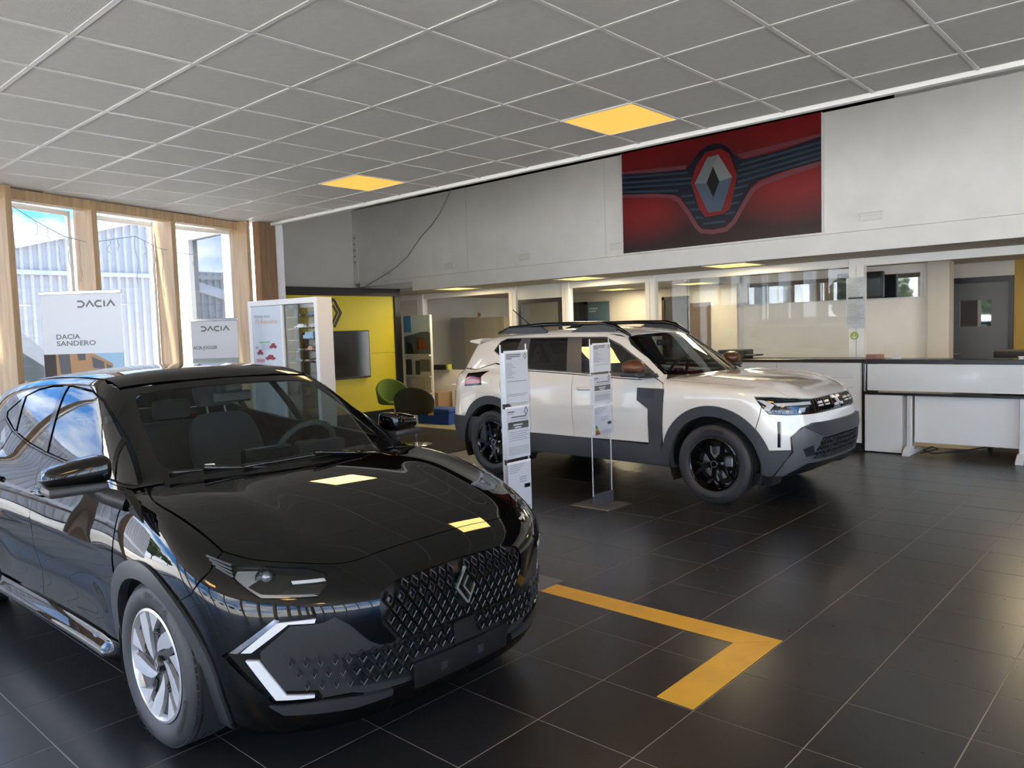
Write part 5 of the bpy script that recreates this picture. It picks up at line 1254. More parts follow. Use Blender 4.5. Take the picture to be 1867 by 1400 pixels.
# ---------------------------------------------------------------- glass cabinet with model cars
def cabinet():
    rz = math.atan2(.145,.989)
    t = thing('display_cabinet', 'tall white display cabinet with a printed door and glass shelves', 'cabinet', (-8.30,4.665,0), rz)
    W, D, H = 1.15, .215, 2.0
    wh = mat('cabinet_white', (.80,.80,.79), .3)
    box('side_panel', wh, t, 0, .035, 0, D, 0, H); box('side_panel', wh, t, W-.05, W, 0, D, 0, H)
    box('top_panel', wh, t, .035, W-.05, 0, D, H-.06, H); box('base', wh, t, .035, W-.05, 0, D, 0, .35)
    box('back_rail', wh, t, .035, W-.05, D-.02, D, H-.10, H-.06)
    pr = mat('printed_door', (.60,.66,.74), .35)
    d = box('sliding_door', pr, t, .045, .585, .006, .018, .36, H-.065)
    box('door_edge', wh, d, .555, .59, .0, .022, .36, H-.065); box('door_edge', wh, d, .035, .06, .0, .022, .36, H-.065)
    box('glass_door', PANE, t, .59, W-.05, .02, .026, .36, H-.07)
    box('back_glass', glass('bronze_glass',(.62,.62,.58),.05), t, .04, W-.05, D-.03, D-.024, .36, H-.1)
    box('divider', mat('smoked_strip',(.22,.21,.20),.4), t, .60, .68, .15, .16, .36, H-.06)
    zs = [.56,.68,.80,.92,1.05,1.175,1.296,1.42,1.544,1.67,1.799]
    for z in zs: box('glass_shelf', glass('shelf_glass',(.86,.92,.90),.10), t, .60, W-.05, .03, D-.03, z-.010, z-.002)
    def txt(s, x, z, size, m, bold=0., fit=None): lettering('lettering', s, size, m, d, lambda a, b: (x+a, .0045, z+b), bold=bold, fit=fit)
    txt('Entrez dans', .10, 1.805, .052, mat('ink_grey2',(.34,.35,.38),.5), .005, .27); txt('l\'Histoire', .12, 1.735, .075, mat('ink_orange',(.75,.42,.14),.5), .003, .37)
    box('print_bar', mat('ink_green',(.22,.50,.28),.5), d, .17, .35, .0035, .006, 1.515, 1.535)
    for k in range(4): box('print_bar', INKG, d, .20, .34, .0035, .006, 1.495-.016*k, 1.499-.016*k)
    txt('DESIGN', .09, 1.300, .05, mat('ink_red',(.60,.03,.06),.5), .012, .15); txt('H', .10, 1.445, .06, INK, .01)
    cr_ = mat('ink_darkred',(.30,.02,.03),.5)
    for x, z, w in ((.34,1.448,.12),(.12,1.378,.10),(.26,1.318,.17)):
        MB().prism([(x,z+.012),(x,z+.035),(x+w*.2,z+.040),(x+w*.35,z+.065),(x+w*.75,z+.065),(x+w*.85,z+.038),(x+w,z+.034),(x+w,z+.012)],'y',.0035,.006).build('print_car', cr_, d)
        for q in (.22,.78): MB().cyl((x+w*q,.006,z+.012),(x+w*q,.003,z+.012),.011,10).build('print_wheel', INK, d)
    # model cars
    M = Matrix.Translation((-8.30,4.665,0)) @ Matrix.Rotation(rz,4,'Z')
    tm_ = {}
    toys = [(.76,1.799,.075,(.05,.055,.06),'small dark'),(.92,1.799,.13,(.16,.24,.34),'slate blue'),(.70,1.67,.20,(.78,.78,.76),'long white'),(.93,1.67,.13,(.72,.72,.70),'short white'),(.84,1.544,.16,(.36,.58,.74),'boxy light blue'),(1.01,1.544,.07,(.10,.22,.24),'tiny teal'),
            (.74,1.42,.065,(.35,.42,.40),'tiny grey-green'),(.87,1.42,.14,(.66,.38,.22),'orange'),(1.02,1.42,.06,(.42,.58,.55),'pale mint'),(.72,1.296,.09,(.16,.18,.24),'low navy'),(.85,1.296,.08,(.55,.40,.22),'tan'),(.98,1.296,.075,(.20,.24,.27),'small grey'),
            (.76,.68,.07,(.10,.10,.12),'black'),(.90,.68,.08,(.30,.31,.33),'silver grey'),(.84,.92,.09,(.45,.36,.20),'beige'),(.98,.92,.07,(.2,.2,.22),'charcoal'),(.80,1.05,.08,(.25,.27,.30),'dull blue'),(.95,1.05,.08,(.12,.12,.13),'sooty black')]
    shelf = {1.799:'top shelf',1.67:'second shelf',1.544:'third shelf',1.42:'fourth shelf',1.296:'fifth shelf',1.05:'sixth shelf',.92:'seventh shelf',.68:'ninth shelf'}
    for x, z, w, c, nm in toys:
        p = M @ Vector((x, .085, z-.002))
        q = thing('model_car', nm+' model car on the '+shelf[z]+' of the display cabinet', 'model car', p, rz, 'model cars in the cabinet')
        pm = mat('toy_'+nm.replace(' ','_'), c, .25, coat=.5); h = .45*w if 'boxy' not in nm else .5*w; h = min(h, .06) if 'boxy' not in nm else .085; dd = .05
        if 'boxy' in nm: MB().prism([(0,.012),(0,.05),(.03,.055),(.035,h),(w,h),(w,.012)],'y',-dd/2,dd/2).build('body', pm, q)
        else: MB().prism([(0,.010),(0,.022),(w*.22,.028),(w*.36,h*.85),(w*.70,h*.85),(w*.84,.028),(w,.024),(w,.010)],'y',-dd/2,dd/2).build('body', pm, q)
        for a in (.2,.8):
            for s in (-1,1): MB().cyl((w*a,s*dd/2,.011),(w*a,s*(dd/2-.008),.011),.011,10).build('wheel', BLACKM, q)
cabinet()

# ---------------------------------------------------------------- banners
def dacia(parent, m, fn, w):
    """angular word mark: five letters, w wide"""
    h = w*.145; k = w/5.3; s = h*.32; mb = MB()
    L = [[(0,h),(.62*k,h),(.92*k,h*.62),(.92*k,h*.38),(.62*k,0),(0,0)], [(1.20*k,0),(1.72*k,h),(2.24*k,0)], [(3.36*k,h),(2.74*k,h),(2.46*k,h*.62),(2.46*k,h*.38),(2.74*k,0),(3.36*k,0)], [(3.72*k,h*1.05),(3.72*k,-h*.05)], [(4.08*k,0),(4.62*k,h),(5.16*k,0)]]
    for pts in L:
        q = MB()
        for quad in stroke(pts, s): q.add([fn(float(p[0]),float(p[1])) for p in quad], [(0,1,2,3)])
        q.build('letter', m, parent)
def banner(loc, ang, W, H, label, top, lines, size, photo):
    t = thing('banner', label, 'banner', loc, ang)
    cl = mat('banner_white', (.66,.70,.76), .5)
    b = box('sheet', cl, t, 0, W, -.002, .002, .62 if photo else H-.42, H)
    box('top_bar', CHROME, t, -.01, W+.01, -.012, .012, H, H+.03, c=.004)
    box('pole', STEEL, t, W/2-.01, W/2+.01, .03, .05, .05, H); box('foot_case', STEEL, t, -.02, W+.02, -.06, .08, 0, .09, c=.01)
    box('lower_sheet', mat('banner_pale', (.36,.42,.40), .5) if not photo else cl, t, 0, W, -.002, .002, .09, .62 if photo else H-.42)
    ik = mat('banner_ink', (.15,.16,.17), .5)
    dacia(t, ik, lambda a, c: (W*top[0]+a, -.0035, H-top[1]+c), W*top[2])
    for s, x, z, fit in lines: lettering('lettering', s, size, ik, t, lambda a, c, x=x, z=z: (W*x+a, -.0035, H-z+c), bold=.02, fit=W*fit)
    if photo:
        # printed photograph along the lower edge
        def pr(nm, m, *pl): return MB().prism([(W*x, H-z) for x, z in pl],'y',-.0045,-.002).build(nm, m, t)
        z0, z1 = .535, .84
        pr('print_sky', mat('print_sky',(.30,.50,.68),.5), (0,z0),(1,z0),(1,z1),(0,z1))
        f = -.001
        def pr2(nm, m, *pl): return MB().prism([(W*x, H-z) for x, z in pl],'y',-.006,-.0044).build(nm, m, t)
        pr2('print_house', mat('print_larch',(.42,.24,.12),.6), (.15,z0),(.62,z0),(.86,0.635),(.86,z1),(.15,z1))
        pr2('print_shade', mat('print_dark',(.04,.03,.028),.6), (0,z0),(.15,z0),(.15,z1),(0,z1))
        def pr3(nm, m, *pl): return MB().prism([(W*x, H-z) for x, z in pl],'y',-.0075,-.0058).build(nm, m, t)
        wg_ = mat('print_window',(.045,.05,.055),.4)
        for a in (((.18,z0),(.32,z0),(.33,0.715),(.20,0.715)),((.42,z0),(.52,z0),(.52,0.595),(.43,0.595)),((.60,0.565),(.75,0.615),(.75,0.685),(.61,0.665)),((.78,0.635),(.84,0.655),(.84,0.755),(.79,0.735))): pr3('print_window', wg_, *a)
        pr3('print_car', mat('print_greycar',(.20,.24,.28),.5), (.55,0.795),(.60,0.755),(.74,0.755),(.82,0.795),(.85,0.835),(.52,0.835)); pr3('print_car', mat('print_greycar2',(.14,.17,.20),.5), (.22,0.835),(.24,1.065),(.38,1.065),(.42,0.835))
        pr3('print_roof', mat('print_brickred',(.30,.08,.06),.6), (.20,0.755),(.50,0.755),(.50,0.785),(.20,0.785))
    return t
ang = math.atan2(2.87-2.399, 7.852-7.332)
banner((-7.862,2.392,0), ang, .72, 2.02, 'white banner reading DACIA SANDERO hanging before the timber posts', (.46,.115,.48), [('DACIA',.17,.400,.30),('SANDERO',.17,.460,.49)], .062, True)
ang = math.atan2(4.478-4.132, 8.601-8.219)
banner((-8.61,4.125,0), ang, .525, 1.785, 'smaller pale banner reading DACIA JOGGER by the corner window', (.22,.11,.62), [('ACIA JOGGER',.03,.315,.52)], .050, False)

# ---------------------------------------------------------------- tub chairs
def tub_chair(loc, rz, m, label):
    t = thing('tub_chair', label, 'chair', loc, rz, 'tub chairs by the yellow wall')
    nu, nv = 20, 12; vs = []
    # shell: u around the back, v from seat centre up to the rim
    for j in range(nv+1):
        v = j/nv
        for i in range(nu+1):
            a = math.radians(-180+360*i/nu); back = .5+.5*math.cos(a)   # 1 at the back, 0 at the front
            if v < .45: r = v/.45; x = -.29*r*math.cos(a)*(1.0); y = .27*r*math.sin(a); z = .43+.02*r*r-.03*(1-back)*r*0
            else:
                w = (v-.45)/.55; rise = back**1.1
                x = -.29*math.cos(a)-.10*w*rise*(1 if math.cos(a) > 0 else 0)*1.0; y = (.27+.02*w)*math.sin(a); z = .45+.37*w*rise+.015*w
            vs.append((x,y,z))
    fs = [(j*(nu+1)+i, j*(nu+1)+i+1, (j+1)*(nu+1)+i+1, (j+1)*(nu+1)+i) for j in range(nv) for i in range(nu)]
    o = MB().add(vs, fs).build('seat_shell', m, t, smooth=180)
    sd = o.modifiers.new('s','SOLIDIFY'); sd.thickness = .045; sd.offset = 1; sb = o.modifiers.new('b','SUBSURF'); sb.levels = 1; sb.render_levels = 1
    MB().cyl((0,0,.03),(0,0,.44),.024,16).build('post', CHROME, t, smooth=40)
    MB().lathe([(0,.035),(.03,.034),(.20,.016),(.225,.008),(.225,.001),(0,.001)], 32).build('base_plate', CHROME, t, smooth=30)
    return t
tub_chair((-8.34,7.16,.008), math.radians(132), mat('olive_felt',(.030,.030,.010),.9,bump=.3,bscale=200), 'dark olive tub chair on a chrome post, back to the camera')
tub_chair((-9.80,8.0,.008), math.radians(-22), mat('lime_felt',(.16,.27,.045),.9,bump=.3,bscale=200), 'lime green tub chair beside the yellow display wall')

# ---------------------------------------------------------------- corner by the offices
t = thing('brochure_stand', 'tall brochure stand with landscape picture beside the black frame', 'brochure stand', (-10.80,9.40,0))
st = mat('stand_white',(.62,.60,.55),.5)
box('column', st, t, -.36, .35, 0, .06, 0, 1.90, c=.01); box('stand_foot', st, t, -.36, .35, -.12, .18, 0, .03)
pic = box('picture_panel', mat('pic_sky',(.60,.68,.70),.4), t, -.365, .355, -.006, 0, 1.20, 1.90)
for nm, m, pl in (('print_hills', mat('pic_hills',(.10,.13,.14),.5), [(-.365,1.52),(-.1,1.56),(.1,1.60),(.3,1.60),(.355,1.57),(.355,1.2),(-.365,1.2)]),('print_people', mat('pic_people',(.03,.025,.025),.5), [(-.30,1.2),(-.28,1.42),(-.15,1.38),(-.1,1.2)]),('print_car', mat('pic_redcar',(.28,.06,.04),.5), [(.0,1.36),(.03,1.46),(.20,1.46),(.26,1.36),(.26,1.28),(.0,1.28)]),('print_person', mat('pic_people2',(.10,.09,.08),.5), [(-.06,1.2),(-.04,1.50),(.03,1.50),(.03,1.2)]),('print_band', mat('pic_blue',(.10,.30,.46),.5), [(-.365,1.6),(-.16,1.6),(-.16,1.9),(-.365,1.9)])):
    MB().prism(pl,'y',-.010 if 'hills' in nm or 'band' in nm else -.013,-.005).build(nm, m, pic)
for k, (x0, x1, z0, z1, c) in enumerate([(-.34,-.18,.82,1.10,(.05,.06,.07)),(-.07,.04,.82,1.08,(.06,.065,.065)),(.06,.33,.88,1.10,(.16,.155,.15)),(-.07,.14,.55,.76,(.55,.52,.44)),(.16,.34,.55,.78,(.60,.57,.50)),(-.34,-.18,.5,.74,(.56,.54,.48))]): box('leaflet', mat('leaflet%d'%k,c,.5), t, x0, x1, -.014, -.002, z0, z1)
box('leaflet_shelf', st, t, -.36, .35, -.05, 0, .78, .80); box('leaflet_shelf', st, t, -.36, .35, -.05, 0, 1.16, 1.19); box('leaflet_shelf', st, t, -.36, .35, -.05, 0, .48, .50)
t = thing('tool_case', 'bright blue plastic tool case on the floor behind the chairs', 'tool case', (-10.02,9.18,.003), .12)
bl = mat('blue_plastic',(.012,.065,.33),.35)
MB().prism([(-.34,.0),(.34,.0),(.36,.20),(-.36,.20)],'y',-.20,.20).build('tub', bl, t); MB().box(-.365,.365,-.205,.205,.20,.265,c=.02).build('lid', bl, t)
MB().box(-.10,.02,-.215,-.195,.15,.215,c=.008).build('latch', mat('yellow_latch',(.75,.50,.12),.4), t)
t = thing('cardboard_box', 'plain brown cardboard box behind the blue tool case', 'box', (-10.98,9.98,.003))
MB().box(-.24,.24,-.18,.18,0,.455).build('carton', mat('cardboard',(.36,.25,.15),.8), t); box('flap_tape', mat('parcel_tape',(.42,.32,.2),.4), t, -.03, .03, -.181, -.179, .30, .456)
t = thing('radiator', 'low white radiator behind the tail of the SUV', 'radiator', (-10.45,10.12,.003))
MB().box(-.20,.20,-.05,.05,.08,.60,c=.01).build('casing', PVC, t)
for k in range(6): box('slat', mat('slat_grey',(.45,.44,.42),.5), t, -.12, .17, -.054, -.049, .20+.05*k, .232+.05*k)
box('foot', PVC, t, -.15, -.10, -.03, .03, 0, .08); box('foot', PVC, t, .10, .15, -.03, .03, 0, .08)
t = thing('desk_tray', 'black document tray on the office sill', 'tray', (-11.12,10.28,.862))
MB().prism([(-.16,0),(.16,0),(.21,.09),(-.21,.09)],'y',-.12,.12).build('tray', BLACKM, t); box('note', mat('lime_note',(.42,.46,.05),.6), t, .20, .26, -.08, .02, .0, .10)
# office cabinet
t = thing('steel_cabinet', 'beige double-door steel cabinet in the left office', 'cabinet', (-11.15,11.5,0))
bg2 = mat('beige_steel',(.42,.37,.28),.5); box('body', bg2, t, -.58, .55, .02, .48, 0, 1.86)
for x0, x1 in ((-.56,-.02),(-.01,.53)): d = box('door', bg2, t, x0, x1, -.0, .018, .06, 1.83); box('door_handle', STEEL, d, x0+.47 if x0 < -.3 else x0+.04, x0+.49 if x0 < -.3 else x0+.06, -.02, 0, .95, 1.05)
box('grey_side', mat('grey_steel',(.30,.31,.32),.4), t, -1.03, -.59, .06, .48, 0, 1.88)
t = thing('spray_bottle', 'small bottle standing on the beige office cabinet', 'bottle', (-11.42,11.66,1.86))
MB().lathe([(0,0),(.03,0),(.03,.12),(.014,.15),(.014,.19),(0,.19)],16).build('bottle', mat('bottle_white',(.7,.66,.62),.4), t, smooth=40); MB().lathe([(.0305,.02),(.031,.02),(.031,.10),(.0305,.10)],16).build('bottle_label', mat('label_red',(.4,.08,.07),.5), t)
t = thing('office_poster', 'small blue poster on the office back wall', 'poster', (-9.96,13.88,0))
bp_ = box('sheet', mat('poster_blue',(.10,.16,.22),.4), t, -.29, .29, -.01, .0, 1.15, 2.14)
for k in range(2): box('print_line', mat('poster_pale',(.4,.45,.5),.5), bp_, -.25, -.02-.05*k, -.013, -.009, 1.98-.06*k, 2.01-.06*k)
# ---------------------------------------------------------------- counters
BT = mat('black_worktop', (.018,.019,.022), .25)
t = thing('low_counter', 'long white office counter with dark worktop behind the SUV bonnet', 'counter', (0,9.62,0))
box('worktop', BT, t, -6.30, -3.085, -.02, .56, 1.06, 1.10, c=.004)
for x0, x1 in ((-6.30,-5.23),(-5.22,-4.15),(-4.14,-3.10)):
    f = box('front_panel', LAMW, t, x0, x1, .0, .03, .10, 1.055)
    box('panel_groove', mat('groove',(.55,.55,.54),.5), f, x0+.1, x1-.1, -.0015, .002, .76, .764); box('panel_groove', mat('groove',(.55,.55,.54),.5), f, x0+.1, x1-.1, -.0015, .002, .88, .884)
box('plinth', TILE, t, -6.30, -3.10, .03, .06, 0, .10); box('end_strip', BT, t, -3.10, -3.085, -.01, .55, 0, 1.06)
t = thing('reception_counter', 'white reception counter with black edges and a raised gloss front', 'counter', (0,9.62,0))
box('worktop', BT, t, -3.08, 1.2, -.03, .38, 1.05, 1.10, c=.004)
box('upper_front', GLOSSW, t, -3.04, 1.2, .0, .03, .735, 1.045)
MB().prism([(-.0,.72),(.03,1.05),(.045,1.05),(.02,.72)],'x',-3.08,-3.065).build('end_bracket', STEEL, t)
box('end_strip', BT, t, -3.08, -3.045, .03, .38, .70, 1.05)
box('edge_strip', BT, t, -3.08, 1.2, -.015, .75, .685, .715)
box('side_cabinet', LAMW, t, -3.07, -2.665, .0, .55, .012, .684, c=.002)
for x in (-2.59,-1.49,-.36,.75):
    l = box('leg', PVC, t, x-.025, x+.025, .02, .07, .05, .684, c=.006)
    MB().prism([(-.12,.0),(-.12,.03),(-.02,.09),(.10,.10),(.10,.06),(.45,.03),(.45,0)],'x',x-.035,x+.035).build('leg_foot', PVC, l)
for x0, x1 in ((-2.55,-1.52),(-1.45,-.40),(-.32,.71)): box('modesty_panel', LAMW, t, x0, x1, .10, .118, .14, .684)
tag(MB().tube([(-2.48,9.70,.02),(-2.40,9.66,.05),(-2.30,9.70,.08),(-2.38,9.78,.09),(-2.46,9.74,.05),(-2.36,9.72,.02),(-2.1,9.85,.05),(-1.8,9.95,.12)], .008, 6).build('power_cable', BLACKM, smooth=180), 'black power cable coiled under the reception counter', 'cable')
t = thing('printer', 'dark grey printer on the office worktop', 'printer', (-4.88,10.0,1.10))
MB().box(-.20,.18,-.16,.16,.0,.115,c=.015).build('body', mat('printer_grey',(.030,.030,.033),.45), t); MB().box(.18,.34,-.12,.12,.03,.05,c=.006).build('paper_tray', mat('printer_grey',(.030,.030,.033),.45), t); box('paper_stack', PAPER, t, -.21, .08, -.20, -.165, .0, .03)
t = thing('card_box', 'small pink cardboard box on the reception counter', 'box', (-3.01,9.80,1.10)); MB().box(-.09,.09,-.05,.05,0,.052,c=.003).build('carton', mat('pink_card',(.42,.22,.17),.6), t); box('flap', mat('pink_card2',(.33,.15,.16),.6), t, -.075, .02, -.051, -.049, .012, .044)
t = thing('card_holder', 'clear acrylic card holder on the reception counter', 'card holder', (-2.765,9.78,1.10)); MB().prism([(-.03,0),(.03,0),(.03,.008),(-.015,.012),(-.025,.04),(-.03,.04)],'x',-.045,.045).build('holder', PVC, t); box('cards', PAPER, t, -.04, .04, -.018, .02, .008, .03)
t = thing('cup', 'small white cup at the right end of the counter', 'cup', (-1.515,9.70,1.10)); MB().lathe([(0,0),(.024,0),(.028,.03),(.026,.03),(.022,.004),(0,.004)],20).build('bowl', PVC, t, smooth=40); box('grip', PVC, t, .026, .040, -.004, .004, .008, .022)
t = thing('office_chair', 'black office chair behind the reception counter', 'chair', (-1.72,10.75,0), .1)
of = mat('office_black',(.022,.021,.020),.8); MB().box(-.24,.24,-.03,.05,.62,1.165,c=.06).build('backrest', of, t, sub=1); MB().box(-.25,.25,-.48,-.0,.44,.52,c=.04).build('seat', of, t, sub=1)
MB().cyl((0,-.24,.08),(0,-.24,.45),.03,12).build('gas_post', BLACKM, t); MB().cyl((0,.03,.46),(0,.03,.66),.02,8).build('back_bar', BLACKM, t)
for k in range(5): a = k*2*PI/5; MB().cyl((0,-.24,.09),(.28*math.cos(a),-.24+.28*math.sin(a),.05),.02,8).build('base_leg', BLACKM, t); MB().sphere((.28*math.cos(a),-.24+.28*math.sin(a),.028),.028,8).build('castor', BLACKM, t)
# notices on the pillar
for k, (z0, z1) in enumerate(((1.80,2.10),(1.465,1.795))):
    t = thing('paper_notice', ['upper printed notice in a sleeve on the white office pillar','lower printed notice in a sleeve on the white office pillar'][k], 'notice', (-3.36,10.195,0))
    s_ = box('sheet', PAPER, t, -.115, .117, -.004, 0, z0, z1); box('sleeve', ACRYL, t, -.118, .12, -.010, -.008, z0-.005, z1+.003)
    for j in range(13): w = random.uniform(.10,.20); box('print_line', INKG, s_, -.095, -.095+w, -.0055, -.0035, z1-.03-j*.02, z1-.026-j*.02)
    if k == 0: box('print_block', INK, s_, -.09, .09, -.0055, -.0035, z0+.03, z0+.055)
t = thing('round_sticker', 'small round green arrow sticker on the white office pillar', 'sticker', (-3.385,10.215,1.37))
gs = mat('sticker_green',(.33,.42,.08),.5); MB().lathe([(0,0),(.05,0),(.05,.003),(0,.003)],24).xf(Matrix.Rotation(PI/2,4,'X')).build('disc', gs, t)
stroke_mb(MB(), [(0,.03),(0,-.03)], .010,'y',-.006,-.002).build('arrow', PVC, t); stroke_mb(MB(), [(-.025,-.008),(0,-.032),(.025,-.008)], .010,'y',-.006,-.002).build('arrow_head', PVC, t)
# wall monitor
t = thing('wall_monitor', 'black monitor hung under the soffit behind the white pillar', 'monitor', (-3.83,11.85,0), 0)
MB().box(-.33,.31,-.05,.05,1.88,2.25,c=.015).build('casing', mat('monitor_black',(.008,.008,.008),.35), t); box('screen', mat('tv_screen',(.004,.004,.005),.10), t, -.30, .28, -.052, -.05, 1.90, 2.23); MB().cyl((0,.03,2.25),(0,.03,ZS),.02,10).build('bracket', BLACKM, t)

# ---------------------------------------------------------------- acrylic price stands
def energy(parent, fn, s=1.):
    cols = [(.02,.22,.08),(.08,.30,.06),(.30,.38,.04),(.55,.46,.03),(.55,.30,.03),(.50,.13,.03),(.42,.03,.03)]
    for k, c in enumerate(cols): MB().add([fn(*p) for p in ((0,-k*.0095*s),((.018+.006*k)*s,-k*.0095*s),((.022+.006*k)*s,-(k+.42)*.0095*s),((.018+.006*k)*s,-(k+.85)*.0095*s),(0,-(k+.85)*.0095*s))], [(0,1,2,3,4)]).build('rating_bar', mat('rating%d'%k,c,.5), parent)
def price_stand(X, y0, y1, H, label, base, pocket, deep):
    t = thing('price_stand', label, 'price stand', (X,(y0+y1)/2,0))
    w = (y1-y0)/2
    MB().box(base[0]-X, base[1]-X, base[2]-(y0+y1)/2, base[3]-(y0+y1)/2, 0, .006, c=.002).build('base_plate', mat('stand_steel',(.19,.19,.20),.35,.6), t)
    MB().box(-.012,.014,-w+.008,w,.006,.10).build('foot_block', mat('stand_steel2',(.12,.12,.13),.35,.5), t)
    box('acrylic_panel', ACRYL, t, -.004, .004, -w, w, .09, H)
    ed = glass('acrylic_edge',(.75,.80,.82),.45)
    for y in (-w, w-.004): box('panel_edge', mat('edge_white',(.72,.74,.77),.2), t, -.0045, .0045, y, y+.004, .09, H)
    ph = (H-.03-deep)/3
    for k in range(3):
        z1 = H-.03-k*ph; z0 = z1-ph+.012
        box('pocket', ACRYL, t, .030, .033, -w+.006, w-.004, z0-.004, z1-.02)
        box('pocket_edge', mat('edge_white',(.72,.74,.77),.2), t, .004, .034, -w+.004, -w+.007, z0, z1-.02)
        s_ = box('sheet', PAPER, t, .020, .021, -w+.010, w-.008, z0, z1-.008)
        fx = .0222
        def ln(y0_, y1_, za, zb, m=INKG): return MB().add([(fx,y0_,za),(fx,y1_,za),(fx,y1_,zb),(fx,y0_,zb)], [(0,1,2,3)]).build('print_line', m, s_)
        def dia(y, z, r): stroke_q = stroke([(y,z+r),(y-r*.7,z),(y,z-r),(y+r*.7,z)], r*.28, True); q = MB(); [q.add([(fx,float(p[0]),float(p[1])) for p in a], [(0,1,2,3)]) for a in stroke_q]; q.build('print_logo', INK, s_)
        L, Rr = -w+.03, w-.02
        if k == 0:
            for j, a in enumerate((.95,.9,.35)): ln(L, L+(Rr-L)*.75*a, z1-.036-j*.012, z1-.030-j*.012, INK)
            dia(Rr-.015, z1-.045, .018)
            for j in range(8): ln(L, L+(Rr-L)*(.25+.2*((j*7)%3)/2), z1-.09-j*.012, z1-.087-j*.012)
            ln(L, Rr, z1-.20, z1-.196); ln(L, Rr, z1-.28, z1-.277); ln(L, Rr*.8, z1-.29, z1-.287)
        elif k == 1:
            dia(Rr-.02, z1-.045, .024); ln(L, L+.06, z1-.045, z1-.038, INK); ln(L, L+.05, z1-.056, z1-.052)
            ln(L+.03, Rr-.02, z1-.080, z1-.072, INK); ln(L+.02, Rr-.01, z1-.094, z1-.090)
            ln(L, Rr, z1-.150, z1-.105, mat('price_band',(.10,.10,.085),.5))
            for dz, q_ in ((.124,.22),(.140,.16)): MB().add([(fx+.0006,-(Rr-L)*q_,z1-dz-.005),(fx+.0006,(Rr-L)*q_,z1-dz-.005),(fx+.0006,(Rr-L)*q_,z1-dz+.004),(fx+.0006,-(Rr-L)*q_,z1-dz+.004)], [(0,1,2,3)]).build('print_line', PAPER, s_)
            for j in range(5): ln(L+.01, Rr-.02*(j % 2), z1-.170-j*.013, z1-.167-j*.013)
            for j in range(6): ln(L, Rr, z0+.07-j*.009, z0+.0725-j*.009)
        else:
            for j in range(5): ln(L, L+(Rr-L)*(.8-.1*j), z1-.03-j*.012, z1-.027-j*.012)
            for j in range(3): ln(L+.09, Rr-.03, z1-.115-j*.014, z1-.111-j*.014)
            energy(s_, lambda a, b, L=L, z=z1: (fx, L+a, z-.18+b), 1.25)
            MB().add([(fx,Rr-.065,z1-.172),(fx,Rr,z1-.160),(fx,Rr,z1-.184)], [(0,1,2)]).build('rating_arrow', mat('rating0',(.02,.22,.08),.5), s_)
            ln(Rr-.055, Rr, z1-.186, z1-.160, mat('rating_hi',(.03,.12,.07),.5))
            for j in range(4): ln(L, Rr, z0+.03-j*.007, z0+.032-j*.007)
    return t
price_stand(-3.235, 3.472, 3.712, 1.485, 'clear acrylic price stand with three sheets, nearest the black car nose', (-3.42,-2.98,3.44,3.72), 3, .42)
price_stand(-4.035, 5.475, 5.765, 1.475, 'clear acrylic price stand with steel base before the white SUV door', (-4.22,-3.82,5.40,5.76), 3, .62)

# ---------------------------------------------------------------- outside
ASPH = mat('pale_paving', (.50,.49,.47), .9, noise=.12, nscale=3)
struct(box('ground', ASPH, None, -120, 80, -140, 60, -.35, -.065))
CORR = mat('white_corrugated_steel', (.46,.455,.46), .5)
sh = thing('metal_shed', 'white corrugated metal shed outside the left windows', 'building', (-18,0,0))
def eave(y): return 3.68+.285*(y-5.07) if y < 9 else 3.68+.285*(9-5.07)-.285*(y-9)
mb1, mb2 = [], []
p_ = .17; y = -6.
while y < 22:
    for nm, zt, zb in (('wall_sheet_lower', 3.03, 0), ('wall_sheet', None, 3.10)):
        q = MB(); W_ = p_*4; vs = []; n = 0
        for k in range(4):
            b = y+k*p_
            for dy, dx in ((0,0),(.085,0),(.10,.045),(.155,.045)): vs.append((dx, b+dy))
        vs.append((0, y+W_))
        pts = [(dx, yy, zb) for dx, yy in vs]+[(dx, yy, zt if zt else max(3.2, eave(yy)-.12)) for dx, yy in vs]
        m_ = len(vs); q.add(pts, [(i, i+1, m_+i+1, m_+i) for i in range(m_-1)]).build('wall_sheet', CORR, sh)
    y += p_*4
box('wall_rail', mat('shed_rail',(.52,.52,.53),.6,noise=.2,nscale=6), sh, .02, .08, -6, 22, 3.02, 3.11)
MB().prism([(-6,eave(-6)-.15),(-6,eave(-6)+.08),(9,eave(9)+.08),(22,eave(22)+.08),(22,eave(22)-.15),(9,eave(9)-.15)],'x',-.05,.12).build('roof_fascia', mat('shed_fascia',(.66,.68,.72),.5), sh)
MB().prism([(-6,0),(22,0),(22,eave(22)),(9,eave(9)),(-6,eave(-6))],'x',-6,-.1).build('shed_body', CORR, sh)
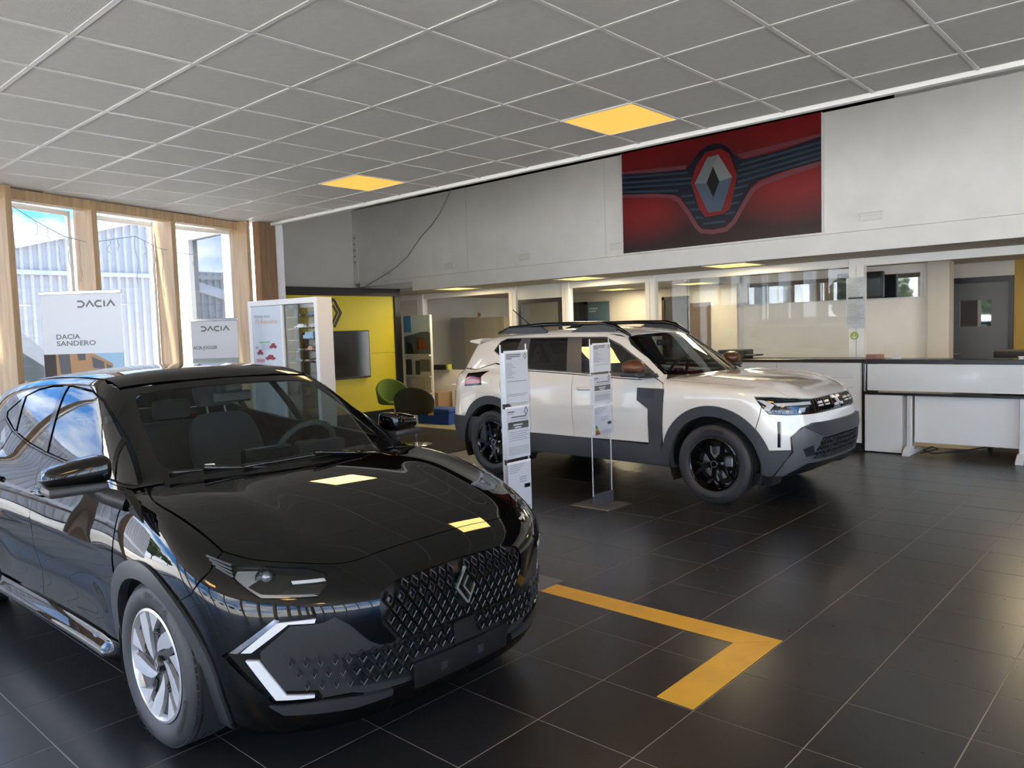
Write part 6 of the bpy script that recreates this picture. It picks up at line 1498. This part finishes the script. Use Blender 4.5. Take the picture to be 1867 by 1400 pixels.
# van
def van():
    t = thing('white_van', 'white van parked outside in front of the shed', 'van', (-13.2,3.05,-.06), PI/2)
    vp = mat('van_white',(.40,.42,.45),.25,coat=.6); W_ = .95
    prof = [(-2.6,.35),(-2.6,1.85),(-2.45,1.95),(.1,1.95),(.35,1.88),(1.15,1.12),(1.75,.98),(2.02,.80),(2.06,.40),(1.9,.32)]
    MB().prism(prof,'y',-W_,W_).build('body', vp, t)
    sw = mat('van_glass',(.05,.08,.14),.05,spec=1.,ior=1.8)
    for s in (-1,1):
        MB().prism([(-.45,1.15),(-.45,1.72),(.18,1.72),(.92,1.13)],'y',s*W_,s*(W_+.006)).build('side_window', mat('van_glass2',(.10,.12,.13),.05,spec=1.,ior=1.8), t)
        MB().box(.72,.92,s*1.02,s*1.20,1.08,1.42,c=.04).build('door_mirror', vp, t)
        for x in (1.2,-1.7): MB().lathe([(0,-.10),(.19,-.10),(.21,-.11),(.33,-.10),(.34,-.05),(.34,.1),(0,.1)],28,'y').xf(Matrix.Translation((x,s*.86,.34)) @ Matrix.Rotation(0 if s < 0 else PI,4,'Z')).build('wheel', RUBBER, t, smooth=40)
        MB().box(1.78,2.05,s*.62,s*.92,.72,.92,c=.03).build('headlamp', LAMPG, t)
    d = Vector((1.15-.35,0,1.12-1.88)).normalized(); n = Vector((.69,0,.72))
    vs = [(.40,-.82,1.84),(.40,.82,1.84),(1.10,.88,1.17),(1.10,-.88,1.17)]; vs = [tuple(Vector(v)+n*.012) for v in vs]
    MB().add(vs+[tuple(Vector(v)-n*.02) for v in vs], [(0,3,2,1),(0,1,5,4),(1,2,6,5),(2,3,7,6),(3,0,4,7)]).build('windscreen', sw, t)
    box('bumper', mat('van_bumper',(.25,.25,.26),.6), t, 1.95, 2.10, -.95, .95, .32, .60)
van()
# trees that the glass and paint mirror
LEAF = mat('foliage',(.055,.085,.028),.7,noise=.5,nscale=1.2); BARK = mat('bark',(.09,.07,.05),.9)
def tree(x, y, h, r, label, seed):
    t = thing('tree', label, 'tree', (x,y,-.065), 0, 'trees outside the showroom'); rg = random.Random(seed)
    MB().cyl((0,0,0),(0,0,h*.5),.22,8,.12).build('trunk', BARK, t)
    bm = bmesh.new(); bmesh.ops.create_icosphere(bm, subdivisions=4, radius=1)
    for v in bm.verts:
        k = .78+.16*math.sin(v.co.x*7+seed)*math.sin(v.co.y*6+seed*2)*math.cos(v.co.z*5)+rg.uniform(-.09,.09)
        v.co = Vector((v.co.x*r*k, v.co.y*r*k, h*.58+v.co.z*h*.44*k))
    MB().bm(bm).build('crown', LEAF, t)
tl_ = [(-50,-24,8,5.0),(-58,-38,8,5),(-34,-86,8,5.5),(-20,-84,7,5.0),(-6,-88,7,5),(9,-85,8,5.0),(23,-87,7,5),(-56,-10,9,5),(-60,4,8,5)]
tw = ['beyond the corner window','left of a gap','low and wide','tall and rounded','squat','bushy','rightmost','tallest, far left','farthest left']
for k, a in enumerate(tl_): tree(*a, 'leafy green tree across the yard, '+tw[k]+', mirrored in paint and glass', k+1)
# icicle lights on the glass
t = thing('icicle_lights', 'string of icicle lights hanging along the window tops', 'string lights', (0,0,0))
WIRE = mat('light_wire',(.30,.31,.33),.5); rg = random.Random(8)
def wall_pt(y, z): return Vector((winx(y)-.24, y-.08, z))
main = []
for k in range(41):
    f_ = k/40; yy = 2.42+2.15*f_; sag = [2.93,2.78,2.66,2.62,2.68,2.74,2.64,2.60,2.60][min(8,int(f_*8))]; nx = [2.93,2.78,2.66,2.62,2.68,2.74,2.64,2.60,2.60][min(8,int(f_*8)+1)]
    w_ = f_*8-int(f_*8); main.append(wall_pt(yy, sag*(1-w_)+nx*w_))
MB().tube(main, .0035, 5).build('main_wire', WIRE, t)
for k in range(1, 40, 2):
    if rg.random() < .2: continue
    L_ = rg.choice([.14,.22,.30,.42,.55]); p = main[k]; pts = [p]; 
    for j in range(1, 7): pts.append(Vector((p.x+rg.uniform(-.01,.01), p.y+rg.uniform(-.022,.022), p.z-L_*j/6)))
    MB().tube(pts, .0028, 4).build('drop', WIRE, t)
